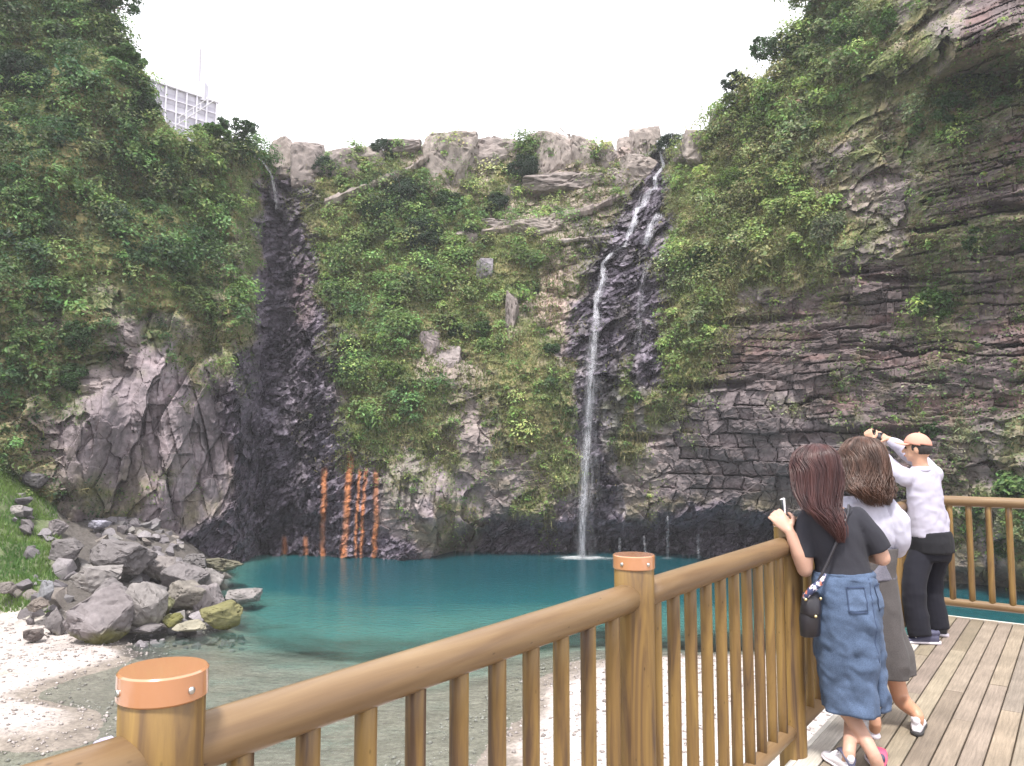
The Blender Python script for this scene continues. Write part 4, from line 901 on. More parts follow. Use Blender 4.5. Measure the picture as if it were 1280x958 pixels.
# stair rails in front, sloping
Vt, Ft = tubes_mesh([([P(222, 156, 104), P(268, 126, 104)], [.07, .07]), ([P(222, 148, 104), P(268, 118, 104)], [.06, .06])]+[([P(224+9*i, 156-5.9*i, 104), P(224+9*i, 147-5.9*i, 104)], [.06, .06]) for i in range(6)], 6)
o = mesh_np('handrail', Vt, Ft, M_net, None); tag(o, 'pale sloping handrail in front of the building', 'handrail')
pb = P(249, 104, YB+8); e = empty('antenna_mast', pb, 0, 'thin grey mast standing on the building roof', 'mast')
Vt, Ft = tubes_mesh([([(0, 0, -3), (0, 0, P(249, 62, YB+8).z-pb.z)], [.22, .20])], 8); mesh_np('pole', Vt, Ft, plain('mast_grey', (.42, .40, .45), .7), e)
bm = bmesh.new(); box_bm(bm, -1.4, 1.2, -.8, .8, -3.0, -.2); from_bm('base', bm, M_con, e, False)
# ================================================================== viewing deck and log railings
def wood_mat(name, c1, c2, c3, axis, rough=.42, knots=True, bump=.25, spec=.4):
    m, nt, b = mat_new(name); L = nt.links.new
    tc = N(nt, 'ShaderNodeTexCoord'); mp = N(nt, 'ShaderNodeMapping'); sc = [14, 14, 14]; sc[axis] = 1.1; mp.inputs['Scale'].default_value = sc
    oi = N(nt, 'ShaderNodeObjectInfo'); av = N(nt, 'ShaderNodeVectorMath', operation='ADD'); cb = N(nt, 'ShaderNodeCombineXYZ'); ml = N(nt, 'ShaderNodeMath', operation='MULTIPLY'); ml.inputs[1].default_value = 57
    L(oi.outputs['Random'], ml.inputs[0]); L(ml.outputs[0], cb.inputs[0]); L(ml.outputs[0], cb.inputs[1]); L(ml.outputs[0], cb.inputs[2])
    L(tc.outputs['Object'], av.inputs[0]); L(cb.outputs[0], av.inputs[1]); L(av.outputs[0], mp.inputs[0])
    n = N(nt, 'ShaderNodeTexNoise'); n.inputs['Scale'].default_value = 1.5; n.inputs['Detail'].default_value = 7; n.inputs['Roughness'].default_value = .6; n.inputs['Distortion'].default_value = .7
    L(mp.outputs[0], n.inputs[0])
    r = N(nt, 'ShaderNodeValToRGB'); e = r.color_ramp.elements; e[0].position = .34; e[0].color = (*c3, 1); e[1].position = .68; e[1].color = (*c1, 1); q = e.new(.50); q.color = (*c2, 1)
    L(n.outputs[0], r.inputs[0])
    # scattered knots
    v = N(nt, 'ShaderNodeTexVoronoi'); mp2 = N(nt, 'ShaderNodeMapping'); s2 = [7, 7, 7]; s2[axis] = 3.2; mp2.inputs['Scale'].default_value = s2; L(av.outputs[0], mp2.inputs[0]); L(mp2.outputs[0], v.inputs[0])
    mr = N(nt, 'ShaderNodeMapRange'); mr.inputs[1].default_value = .03; mr.inputs[2].default_value = .12; mr.inputs[3].default_value = .45; mr.inputs[4].default_value = 1; L(v.outputs['Distance'], mr.inputs[0])
    vs = N(nt, 'ShaderNodeVectorMath', operation='SCALE'); L(r.outputs[0], vs.inputs[0]); L(mr.outputs[0], vs.inputs['Scale']); L(vs.outputs[0], b.inputs['Base Color'])
    b.inputs['Roughness'].default_value = rough; b.inputs['Specular IOR Level'].default_value = spec
    bp = N(nt, 'ShaderNodeBump'); bp.inputs['Strength'].default_value = bump; bp.inputs['Distance'].default_value = .004; L(n.outputs[0], bp.inputs['Height']); L(bp.outputs[0], b.inputs['Normal'])
    return m
M_post = wood_mat('stained_log', (.265, .165, .052), (.185, .110, .040), (.085, .050, .030), 2)
M_rail = wood_mat('stained_rail', (.220, .145, .075), (.180, .113, .058), (.140, .085, .045), 0, .38)
M_cap = plain('orange_brown_cap', (.44, .20, .095), .22, .06, 6, 0, .5)
M_cap.node_tree.nodes['Principled BSDF'].inputs['Coat Weight'].default_value = 1.0; M_cap.node_tree.nodes['Principled BSDF'].inputs['Coat Roughness'].default_value = .06; M_cap.node_tree.nodes['Principled BSDF'].inputs['Coat IOR'].default_value = 1.8
M_screw = plain('steel_screw', (.6, .6, .6), .3, metallic=1)
def cyl(r, x0, x1, axis, seg=28, taper=1, bev=.004, wob=0):
    """closed cylinder along an axis of its own object, with slightly uneven surface"""
    n = max(2, int(abs(x1-x0)/.12)); ts = [x0, x0+bev]+[x0+(x1-x0)*i/n for i in range(1, n)]+[x1-bev, x1]
    rr_ = [r-bev]+[r]*(len(ts)-2)+[r-bev]; bm = bmesh.new(); rings = []
    for t, q in zip(ts, rr_):
        ring = []
        for k in range(seg):
            a = 2*math.pi*k/seg; q2 = q*(1+wob*math.sin(a*2+t*3)+wob*.6*math.sin(a*3-t*5))
            c = [q2*math.cos(a), q2*math.sin(a)]; v = {2: (c[0], c[1], t), 0: (t, c[0], c[1])}[axis]; ring.append(bm.verts.new(v))
        rings.append(ring)
    for i in range(len(rings)-1):
        for k in range(seg): bm.faces.new((rings[i][k], rings[i][(k+1) % seg], rings[i+1][(k+1) % seg], rings[i+1][k]))
    bm.faces.new(rings[0][::-1]); bm.faces.new(rings[-1]); return bm
def crisp(o): o.data.set_sharp_from_angle(angle=R(33)); return o
RL_A, RL_B = -1.5403, .7265
ZR, ZT, ZBT = 1.026, 1.165, .122
def RLp(Y): return Vector((RL_A+RL_B*Y, Y, 0))
D1 = Vector((RL_B, 1, 0)).normalized(); N1 = Vector((1, -RL_B, 0)).normalized()
D2 = Vector((.786, -.618, 0)).normalized(); CORNER = Vector((3.806, 7.36, 0))
ang1 = math.atan2(D1.y, D1.x); ang2 = math.atan2(D2.y, D2.x)
def put(o, loc, rz=0): o.location = loc; o.rotation_euler = (0, 0, rz); return o
def make_post(parent, loc, rz, zb=-.55):
    o = from_bm('post', cyl(.0665, zb, ZT-.035, 2, 36, wob=.008), M_post, parent); put(o, loc, rz)
    bm = cyl(.0705, ZT-.046, ZT, 2, 40, bev=.003); c = crisp(from_bm('cap', bm, M_cap, o))
    for q in (2.6, -.9, .9, 3.9):
        s = from_bm('screw', cyl(.006, .069, .074, 0, 10, bev=.001), M_screw, o); s.location = (0, 0, ZT-.026); s.rotation_euler = (0, 0, q)
    return o
def railing(origin, ang, ts_posts, n_bal, t0, t1, label):
    e = empty('railing', origin, ang, label, 'railing')
    post0 = None
    for t in ts_posts: make_post(e, Vector((t, 0, 0)), random.uniform(0, 6))
    # rails run between posts, a little inside them
    for i in range(len(ts_posts)-1):
        a, b = ts_posts[i], ts_posts[i+1]
        o = from_bm('top_rail', cyl(.047, 0, b-a-.04, 0, 28, wob=.006), M_rail, e); o.location = (a+.02, 0, ZR)
        o = from_bm('bottom_rail', cyl(.036, 0, b-a-.04, 0, 22, wob=.006), M_rail, e); o.location = (a+.02, 0, ZBT)
        nb = max(1, round((b-a)/n_bal)-1)
        for k in range(1, nb+1):
            o = from_bm('baluster', cyl(.0235, ZBT+.015, ZR-.02, 2, 18, wob=.01), M_post, e); o.location = (a+(b-a)*k/(nb+1), 0, 0)
    return e
LEN = lambda Y: (CORNER-RLp(Y)).length*(1 if Y < CORNER.y else -1)
tsL = [-LEN(Y) for Y in (-1.7, -.10, 1.331, 2.684, 4.045, 5.66, 7.36)]
tsL[-1] = 0
railing(CORNER, ang1, tsL, .152, 0, 0, 'long brown log railing running from the left foreground to the far corner of the deck')
railing(CORNER, ang2, [0.0001, 2.05, 4.1, 6.1], .155, 0, 0, 'short log railing crossing behind the man at the right side of the deck') if False else None
e = empty('railing', CORNER, ang2, 'log railing at the right end of the deck, beyond the man in the peach cap', 'railing')
for t in (2.05, 4.1): make_post(e, Vector((t, 0, 0)), 1.)
for a, b in ((.06, 2.05), (2.05, 4.1)):
    o = from_bm('top_rail', cyl(.047, 0, b-a-.03, 0, 28, wob=.006), M_rail, e); o.location = (a+.015, 0, ZR)
    o = from_bm('bottom_rail', cyl(.036, 0, b-a-.03, 0, 22, wob=.006), M_rail, e); o.location = (a+.015, 0, ZBT)
    for k in range(1, 13):
        o = from_bm('baluster', cyl(.0265, ZBT+.015, ZR-.02, 2, 18, wob=.01), M_post, e); o.location = (a+(b-a)*k/13, 0, 0)
# ---- deck boards
dk = empty('viewing_deck', CORNER, ang1, 'weathered grey brown plank viewing deck the three visitors stand on', 'deck')
m, nt, b = mat_new('deck_boards'); L = nt.links.new
at = N(nt, 'ShaderNodeAttribute'); at.attribute_name = 'Col'; tc = N(nt, 'ShaderNodeTexCoord')
mp = N(nt, 'ShaderNodeMapping'); mp.inputs['Scale'].default_value = (2.2, 42, 10); L(tc.outputs['Object'], mp.inputs[0])
n_ = N(nt, 'ShaderNodeTexNoise'); n_.inputs['Scale'].default_value = 2.2; n_.inputs['Detail'].default_value = 8; n_.inputs['Roughness'].default_value = .7; L(mp.outputs[0], n_.inputs[0])
n2_ = N(nt, 'ShaderNodeTexNoise'); n2_.inputs['Scale'].default_value = 3.5; n2_.inputs['Detail'].default_value = 5; L(tc.outputs['Object'], n2_.inputs[0])
mr = N(nt, 'ShaderNodeMapRange'); mr.inputs[1].default_value = .3; mr.inputs[2].default_value = .7; mr.inputs[3].default_value = .68; mr.inputs[4].default_value = 1.26; L(n_.outputs[0], mr.inputs[0])
mr2 = N(nt, 'ShaderNodeMapRange'); mr2.inputs[1].default_value = .3; mr2.inputs[2].default_value = .7; mr2.inputs[3].default_value = .8; mr2.inputs[4].default_value = 1.15; L(n2_.outputs[0], mr2.inputs[0])
mu = N(nt, 'ShaderNodeMath', operation='MULTIPLY'); L(mr.outputs[0], mu.inputs[0]); L(mr2.outputs[0], mu.inputs[1])
vs = N(nt, 'ShaderNodeVectorMath', operation='SCALE'); L(at.outputs['Color'], vs.inputs[0]); L(mu.outputs[0], vs.inputs['Scale']); L(vs.outputs[0], b.inputs['Base Color'])
b.inputs['Roughness'].default_value = .62; b.inputs['Specular IOR Level'].default_value = .35
bp = N(nt, 'ShaderNodeBump'); bp.inputs['Strength'].default_value = .5; bp.inputs['Distance'].default_value = .004; L(n_.outputs[0], bp.inputs['Height']); L(bp.outputs[0], b.inputs['Normal'])
M_deck = m
PITCHB = .106; ca = D2.dot(D1)/D2.dot(-N1)*-1     # along-board shift of the far edge per metre sideways
def boards():
    Vs, Fs, Cs, o = [], [], [], 0
    rb = random.Random(3)
    sl = D2.dot(D1)/D2.dot(N1)
    for k in range(72):
        w0 = .035+k*PITCHB; w1 = w0+PITCHB-.0075
        e0, e1 = w0*sl-.03, w1*sl-.03
        cuts_ = [-14.5]; t = -14.5+rb.uniform(.5, 3.5)
        while t < -1.2 and k > 0: cuts_.append(t); t += 3.64
        cuts_.append(None); g = [rb.uniform(.82, 1.15) for _ in range(9)]
        for q in range(len(cuts_)-1):
            a = cuts_[q]+.0025; bb = cuts_[q+1]; a0 = a1 = a
            b0, b1 = (e0, e1) if bb is None else (bb-.0025, bb-.0025)
            z = rb.uniform(-.0015, .0015)-.0001
            c = np.array([.245, .200, .155])*g[q % 9]*np.array([1, 1+rb.uniform(-.03, .03), 1+rb.uniform(-.06, .08)])
            if k == 0: c = np.array([.52, .48, .43])  # outermost board lightened, overexposed glare put into its colour
            bev = .004
            prof = [(w0, -.035, 0), (w0, z-bev, 0), (w0+bev, z, 1), (w1-bev, z, 1), (w1, z-bev, 0), (w1, -.035, 0)]
            for end in (0, 1):
                for (w_, zz_, _) in prof:
                    f = (w_-w0)/(w1-w0); x = (a0*(1-f)+a1*f) if end == 0 else (b0*(1-f)+b1*f)
                    Vs.append((x, -w_, zz_)); Cs.append(c)
            for i in range(5): Fs.append((o+i, o+i+1, o+6+i+1, o+6+i))
            Fs.append((o+5, o, o+6, o+11)); 
            Fs.append((o+0, o+1, o+4, o+5)); Fs.append((o+6, o+7, o+10, o+11)); Fs.append((o+1, o+2, o+3, o+4)); Fs.append((o+7, o+8, o+9, o+10)); o += 12
    me = mesh_np('decking', np.array(Vs), np.array(Fs), M_deck, dk, False, np.array(Cs))
    bm = bmesh.new(); bm.from_mesh(me.data); bmesh.ops.recalc_face_normals(bm, faces=bm.faces); bm.to_mesh(me.data); bm.free()
boards()
M_beam = plain('deck_beam', (.16, .11, .07), .8, .3, 8, .3); M_edge = plain('glare_edge_board', (.66, .62, .56), .6, .12, 12, .2)  # edge boards coloured light to stand in for overexposure
sl = D2.dot(D1)/D2.dot(N1)
bm = bmesh.new(); box_bm(bm, -14.5, -.01, -.032, -.004, -.17, -.004); from_bm('edge_board', bm, M_edge, dk, False)
bm = bmesh.new(); box_bm(bm, 0, 7.9, -.031, -.003, -.17, .002); o = from_bm('edge_board', bm, M_edge, dk, False); o.rotation_euler = (0, 0, ang2-ang1); o.location = (-.0, -.02, 0)
bm = bmesh.new()
for k in range(16): 
    x = -.4-.9*k; box_bm(bm, x-.06, x+.06, -7.5, -.06, -.22, -.04)
from_bm('joist', bm, M_beam, dk, False)
for (x, y) in [(-.6, -.3), (-4.5, -.3), (-9, -.3), (-13, -.3), (-1.6, -4), (-6, -4), (-11, -4), (-2.2, -7.2), (-8, -7.2)]:
    o = from_bm('support_post', cyl(.12, -9.5, -.22, 2, 20), M_beam, dk); o.location = (x, y, 0)
# ================================================================== people
def skin_mat(name, col):
    m, nt, b = mat_new(name); b.inputs['Base Color'].default_value = (*col, 1); b.inputs['Roughness'].default_value = .5
    b.inputs['Subsurface Weight'].default_value = .12; b.inputs['Subsurface Radius'].default_value = (.02, .008, .004); b.inputs['Subsurface Scale'].default_value = .5
    return m
def cloth_mat(name, c, amp=.18, scale=260, rough=.9, big=3.0, bamp=.12):
    m, nt, b = mat_new(name); L = nt.links.new; tc = N(nt, 'ShaderNodeTexCoord')
    n1 = N(nt, 'ShaderNodeTexNoise'); n1.inputs['Scale'].default_value = scale; n1.inputs['Detail'].default_value = 2; L(tc.outputs['Object'], n1.inputs[0])
    n2 = N(nt, 'ShaderNodeTexNoise'); n2.inputs['Scale'].default_value = big; n2.inputs['Detail'].default_value = 5; L(tc.outputs['Object'], n2.inputs[0])
    a = N(nt, 'ShaderNodeMapRange'); a.inputs[1].default_value = .3; a.inputs[2].default_value = .7; a.inputs[3].default_value = 1-amp; a.inputs[4].default_value = 1+amp; L(n1.outputs[0], a.inputs[0])
    c2 = N(nt, 'ShaderNodeMapRange'); c2.inputs[1].default_value = .3; c2.inputs[2].default_value = .7; c2.inputs[3].default_value = 1-bamp; c2.inputs[4].default_value = 1+bamp; L(n2.outputs[0], c2.inputs[0])
    mu = N(nt, 'ShaderNodeMath', operation='MULTIPLY'); L(a.outputs[0], mu.inputs[0]); L(c2.outputs[0], mu.inputs[1])
    vs = N(nt, 'ShaderNodeVectorMath', operation='SCALE'); vs.inputs[0].default_value = c; L(mu.outputs[0], vs.inputs['Scale']); L(vs.outputs[0], b.inputs['Base Color'])
    b.inputs['Roughness'].default_value = rough; b.inputs['Specular IOR Level'].default_value = .2; b.inputs['Sheen Weight'].default_value = .03
    bp = N(nt, 'ShaderNodeBump'); bp.inputs['Strength'].default_value = .25; bp.inputs['Distance'].default_value = .001; L(n1.outputs[0], bp.inputs['Height']); L(bp.outputs[0], b.inputs['Normal'])
    return m
UPV = Vector((0, 0, 1))
def ring_add(bm, c, a, b, n=20):
    return [bm.verts.new(c+a*math.cos(2*math.pi*i/n)+b*math.sin(2*math.pi*i/n)) for i in range(n)]
def loft_bm(bm, rings, n=20, caps=True):
    rs = [ring_add(bm, Vector(c), Vector(a), Vector(b), n) for c, a, b in rings]
    for i in range(len(rs)-1):
        for k in range(n): bm.faces.new((rs[i][k], rs[i][(k+1) % n], rs[i+1][(k+1) % n], rs[i+1][k]))
    if caps: bm.faces.new(rs[0][::-1]); bm.faces.new(rs[-1])
def crom(pts, vals, sub=5):
    """Catmull-Rom through points with radii"""
    P_ = [Vector(p) for p in pts]; out, ov = [], []
    n = len(P_)
    for i in range(n-1):
        p0 = P_[max(i-1, 0)]; p1 = P_[i]; p2 = P_[i+1]; p3 = P_[min(i+2, n-1)]
        for k in range(sub):
            t = k/sub
            out.append(.5*((2*p1)+(p2-p0)*t+(2*p0-5*p1+4*p2-p3)*t*t+(-p0+3*p1-3*p2+p3)*t**3)); ov.append(vals[i]*(1-t)+vals[i+1]*t)
    out.append(P_[-1]); ov.append(vals[-1]); return out, ov
def limb(bm, pts, rad, n=16, sub=5, smooth=True, ends=(0, -1)):
    pts, rad = crom(pts, rad, sub) if smooth else ([Vector(p) for p in pts], rad)
    rings = []; a = None
    for i, p in enumerate(pts):
        t = (pts[min(i+1, len(pts)-1)]-pts[max(i-1, 0)]).normalized()
        if a is None: a = t.orthogonal().normalized()
        a = (a-t*a.dot(t)).normalized(); b = t.cross(a); rings.append((p, a*rad[i], b*rad[i]))
    loft_bm(bm, rings, n)
    for e_ in ends: ball(bm, pts[e_], rad[e_]*.98)
def ball(bm, c, r, ax=None):
    m = Matrix.Translation(Vector(c))
    if ax is None: m = m @ Matrix.Scale(r, 4)
    else:
        M3 = Matrix((Vector(ax[0]), Vector(ax[1]), Vector(ax[2]))).transposed(); m = m @ M3.to_4x4()
    bmesh.ops.create_icosphere(bm, subdivisions=3, radius=1, matrix=m)
def torso(bm, rings, right, fwd, n=28, sub=5):
    """rings: (centre, half width, half depth); smooth in between"""
    pts, hw = crom([r[0] for r in rings], [r[1] for r in rings], sub); _, hd = crom([r[0] for r in rings], [r[2] for r in rings], sub)
    loft_bm(bm, [(p, right*a, fwd*b) for p, a, b in zip(pts, hw, hd)], n)
def remeshed(name, bm, voxel, it, mat, parent, fn=None):
    me = bpy.data.meshes.new('tmp'); bmesh.ops.recalc_face_normals(bm, faces=bm.faces); bm.to_mesh(me); bm.free()
    o = bpy.data.objects.new('tmp', me); C.objects.link(o)
    r = o.modifiers.new('r', 'REMESH'); r.mode = 'VOXEL'; r.voxel_size = voxel; r.use_smooth_shade = True
    s_ = o.modifiers.new('s', 'SMOOTH'); s_.factor = .5; s_.iterations = it
    dg = bpy.context.evaluated_depsgraph_get(); dg.update(); m2 = bpy.data.meshes.new_from_object(o.evaluated_get(dg))
    bpy.data.objects.remove(o); m2.name = name
    if fn is not None:
        n = len(m2.vertices); co = np.empty(n*3); m2.vertices.foreach_get('co', co); co = co.reshape(-1, 3)
        no = np.empty(n*3); m2.vertices.foreach_get('normal', no); no = no.reshape(-1, 3)
        m2.vertices.foreach_set('co', (co+no*fn(co, no)[:, None]).astype(np.float32).ravel()); m2.update()
    m2.polygons.foreach_set('use_smooth', np.ones(len(m2.polygons), dtype=bool))
    o = link_mesh(name, m2, mat, parent)
    if parent is not None: o.matrix_parent_inverse = Matrix.Translation(-Vector(parent.location))
    return o
def own(o, e):
    o.parent = e; o.matrix_parent_inverse = Matrix.Translation(-Vector(e.location)); return o
def ridged(x, y, z, seed, oct=3):
    return 1-2*np.abs(fbm(x, y, z, oct, seed))
def hand(bm, wrist, d, nrmv, s=1., curl=.5, thumb=1, spread=.12):
    """palm + four unequal bent fingers + thumb leaving the side of the palm"""
    d = Vector(d).normalized(); nv = Vector(nrmv); nv = (nv-d*nv.dot(d)).normalized(); side = d.cross(nv)*thumb
    w = Vector(wrist); rings = []
    for t, hw, hd in [(0, .024, .018), (.03, .034, .016), (.06, .040, .015), (.085, .040, .012)]: rings.append((w+d*t*s, side*hw*s, nv*hd*s))
    loft_bm(bm, rings, 16)
    for i, (off, L) in enumerate([(.030, .070), (.010, .080), (-.011, .074), (-.031, .058)]):
        p = w+d*.080*s+side*off*s; dd = (d+side*spread*off*12).normalized(); pts = [p]; a = 0
        for seg, f in enumerate((.42, .32, .26)):
            a += curl*(.7, 1.0, .8)[seg]; v = dd*math.cos(a)+nv*math.sin(a); p = p+v*L*f*s; pts.append(p)
        limb(bm, pts, [.0095*s, .0088*s, .0080*s, .0066*s], 10, 3)
    p = w+d*.022*s+side*.028*s; pts = [p, p+(d*.55+side*.75+nv*.35).normalized()*.036*s]; pts.append(pts[-1]+(d*.85+side*.25+nv*.55).normalized()*.030*s); pts.append(pts[-1]+(d*.9-side*.05+nv*.55).normalized()*.024*s)
    limb(bm, pts, [.014*s, .0115*s, .0100*s, .0078*s], 10, 3)
def head(bm, c, fwd, up, s=1.):
    """c = centre of the skull; face features on the front"""
    c = Vector(c); fwd = Vector(fwd).normalized(); up = (Vector(up)-fwd*fwd.dot(Vector(up))).normalized(); rt = fwd.cross(up)
    ball(bm, c+fwd*-.008*s, 1, (rt*.074*s, fwd*.094*s, up*.098*s))
    ball(bm, c+fwd*.030*s-up*.050*s, 1, (rt*.056*s, fwd*.058*s, up*.066*s))
    ball(bm, c+fwd*.056*s-up*.092*s, 1, (rt*.026*s, fwd*.022*s, up*.020*s))
    limb(bm, [c+fwd*.086*s+up*.004*s, c+fwd*.098*s-up*.020*s, c+fwd*.106*s-up*.036*s], [.008*s, .010*s, .013*s], 10, 3)
    ball(bm, c+fwd*.084*s-up*.062*s, 1, (rt*.022*s, fwd*.010*s, up*.006*s)); ball(bm, c+fwd*.083*s-up*.072*s, 1, (rt*.018*s, fwd*.010*s, up*.006*s))
    for q in (-1, 1):
        ball(bm, c+rt*q*.074*s-up*.018*s-fwd*.004*s, 1, (rt*.010*s+fwd*-.006*s*1, fwd*.017*s, up*.030*s))
        ball(bm, c+rt*q*.030*s+fwd*.080*s+up*.012*s, 1, (rt*.020*s, fwd*.010*s, up*.007*s))
    return rt, up
def face_parts(e, c, fwd, up, s=1.):
    c = Vector(c); fwd = Vector(fwd).normalized(); up = (Vector(up)-fwd*fwd.dot(Vector(up))).normalized(); rt = fwd.cross(up)
    for q in (-1, 1):
        bm = bmesh.new(); ball(bm, c+rt*q*.030*s+fwd*.081*s-up*.003*s, .0105*s); own(from_bm('eye', bm, M_eye, None), e)
    bm = bmesh.new(); ball(bm, c+fwd*.0935*s-up*.067*s, 1, (rt*.020*s, fwd*.005*s, up*.006*s)); own(from_bm('lips', bm, M_lip, None), e)
M_eye = plain('eye_dark', (.03, .02, .018), .2); M_lip = plain('lips', (.42, .15, .13), .5)
def hair_shell(name, e, rings, mat, right, back, amax=(2.2, 1.8), n=64, wave=0, seed=1, strands=420, rs=.0028, ktop=.25, groove=.006):
    """rings (centre, half width, half depth) from crown to tips; angle 0 = straight back"""
    K = 46; t = np.linspace(0, len(rings)-1, K)
    c = np.array([[np.interp(q, range(len(rings)), [r[0][d] for r in rings]) for d in range(3)] for q in t])
    hw = np.interp(t, range(len(rings)), [r[1] for r in rings]); hd = np.interp(t, range(len(rings)), [r[2] for r in rings])
    for arr in (hw, hd):
        arr[1:-1] = (arr[:-2]+2*arr[1:-1]+arr[2:])/4
    rt = np.array(right); bk = np.array(back)
    def pt(v, an, off=0.):
        v = np.clip(v, 0, K-1.001); i = v.astype(int); f = v-i
        cc = c[i]*(1-f)[..., None]+c[i+1]*f[..., None]; a = hw[i]*(1-f)+hw[i+1]*f+off; b = hd[i]*(1-f)+hd[i+1]*f+off
        return cc+rt*(a*np.sin(an))[..., None]+bk*(b*np.cos(an))[..., None]
    vv = np.repeat(np.arange(K)[:, None].astype(float), n, 1); lim = np.interp(np.arange(K)/K, [0, ktop, ktop+.1, 1], [math.pi, math.pi*.98, amax[0], amax[1]])
    an = np.linspace(-1, 1, n)[None, :]*lim[:, None]
    g = groove*fbm(an*9+wave*np.sin(vv*.35)*.6, vv*.05, 0*vv, 3, seed)+wave*.010*np.sin(vv*.42+an*3)*(vv/K)
    V = pt(vv, an, g); Fq = grid_faces(K, n)
    o = mesh_np(name, V.reshape(-1, 3), Fq, mat, None, True); own(o, e)
    md = o.modifiers.new('solid', 'SOLIDIFY'); md.thickness = .012; md.offset = -1
    rg = np.random.default_rng(seed); paths = []
    for k in range(strands):
        a0 = rg.uniform(-1, 1); v0 = rg.uniform(0, K*.25); v1 = rg.uniform(K*.75, K*1.03) if rg.random() < .8 else rg.uniform(K*.5, K*.8)
        q = np.linspace(v0, min(v1, K-1.01), 16); lm = np.interp(q/K, [0, ktop, ktop+.1, 1], [math.pi, math.pi*.98, amax[0], amax[1]])
        ph = rg.random()*6.28; aa = a0*lm+.05*np.sin(q*.12+ph)+wave*.14*np.sin(q*.40+ph)*(q/K)
        off = .0005+(.004*rg.random()+(.014*rg.random() if rg.random() < .10 else 0))*np.ones(16)+wave*.010*np.abs(np.sin(q*.3+ph))*(q/K); off[-3:] += rg.uniform(-.004, .012)
        p = pt(q, aa, off); p[-1] += np.array([0, 0, -rg.uniform(0, .03)])
        r_ = np.full(16, rs); r_[-1] *= .25; r_[0] *= .3; paths.append((p, r_))
    Vt, Ft = tubes_mesh(paths, 5)
    s2 = mesh_np('hair_strands', Vt, Ft, mat, None, True); own(s2, o); s2.matrix_parent_inverse = Matrix.Identity(4)
    return o
def hair_mat(name, c, c2):
    m, nt, b = mat_new(name); L = nt.links.new; tc = N(nt, 'ShaderNodeTexCoord'); mp = N(nt, 'ShaderNodeMapping'); mp.inputs['Scale'].default_value = (22, 22, 2); L(tc.outputs['Object'], mp.inputs[0])
    n = N(nt, 'ShaderNodeTexNoise'); n.inputs['Scale'].default_value = 1.5; n.inputs['Detail'].default_value = 4; L(mp.outputs[0], n.inputs[0])
    r = N(nt, 'ShaderNodeValToRGB'); r.color_ramp.elements[0].position = .35; r.color_ramp.elements[1].position = .65; r.color_ramp.elements[0].color = (*c, 1); r.color_ramp.elements[1].color = (*c2, 1)
    L(n.outputs[0], r.inputs[0]); L(r.outputs[0], b.inputs['Base Color']); b.inputs['Roughness'].default_value = .38; b.inputs['Specular IOR Level'].default_value = .45
    return m
def shoe(e, heel, d, cu, cs, s=1., acc=None, lift=0):
    """heel point on the ground, d = toe direction"""
    d = Vector(d).normalized(); side = d.cross(UPV).normalized(); h = Vector(heel); up = UPV
    if lift: up = (UPV+d*lift).normalized(); d = (d-UPV*lift).normalized()
    bm = bmesh.new()
    pr = [(-.012, .022, .05, .060), (.02, .031, .055, .075), (.07, .033, .050, .080), (.12, .036, .040, .058), (.17, .042, .033, .042), (.215, .036, .028, .034), (.243, .020, .024, .024)]
    loft_bm(bm, [(h+d*t*s+up*(hc*.75)*s, side*hw*s, up*hh*.52*s) for t, hw, hc, hh in pr], 20)
    # collar
    ball(bm, h+d*.035*s+up*.080*s, 1, (side*.031*s, d*.045*s, up*.024*s)); ball(bm, h+d*-.008*s+up*.082*s, 1, (side*.02*s, d*.014*s, up*.022*s))
    o = remeshed('shoe', bm, .006, 3, cu, e)
    bm = bmesh.new(); loft_bm(bm, [(h+d*t*s+up*.012*s, side*w_*s, up*.014*s) for t, w_ in [(-.024, .012), (-.012, .027), (.02, .036), (.07, .036), (.12, .039), (.17, .046), (.215, .041), (.245, .026), (.256, .01)]], 16)
    q = from_bm('sole', bm, cs, None); own(q, o); q.matrix_parent_inverse = Matrix.Translation(-Vector(e.location)) if False else Matrix.Identity(4)
    q.matrix_parent_inverse = Matrix.Identity(4)
    bm = bmesh.new()
    for i in range(4):
        t = .075+.024*i; z_ = .098-.013*i; w_ = .026
        limb(bm, [h+d*t*s+side*w_*s+up*(z_-.014)*s, h+d*(t+.004)*s+up*(z_+.002)*s, h+d*t*s-side*w_*s+up*(z_-.014)*s], [.004*s]*3, 8, 3)
    q = from_bm('laces', bm, M_white_sh, None); q.parent = o; q.matrix_parent_inverse = Matrix.Identity(4)
    if acc is not None:
        bm = bmesh.new()
        loft_bm(bm, [(h+d*t*s+up*zz_*s, side*w_*s, (up+d*.3).normalized()*.010*s) for t, zz_, w_ in [(-.018, .045, .012), (-.006, .075, .029), (.02, .100, .034), (.05, .105, .034), (.08, .098, .030)]], 16)
        q = from_bm('heel_panel', bm, acc, None); q.parent = o; q.matrix_parent_inverse = Matrix.Identity(4)
    return o
M_white_sh = plain('shoe_white', (.74, .72, .78), .5, .06, 30); M_navy_sh = plain('shoe_navy', (.055, .055, .10), .6); M_blk_sh = plain('shoe_black', (.03, .03, .035), .6); M_red_sh = plain('shoe_red', (.72, .07, .14), .5)
M_sole_w = plain('sole_white', (.72, .66, .72), .6); M_sole_b = plain('sole_black', (.035, .033, .035), .7)
def person(px, py, label):
    p = PW(px, py, 0); return empty('person', p, 0, label, 'person'), p

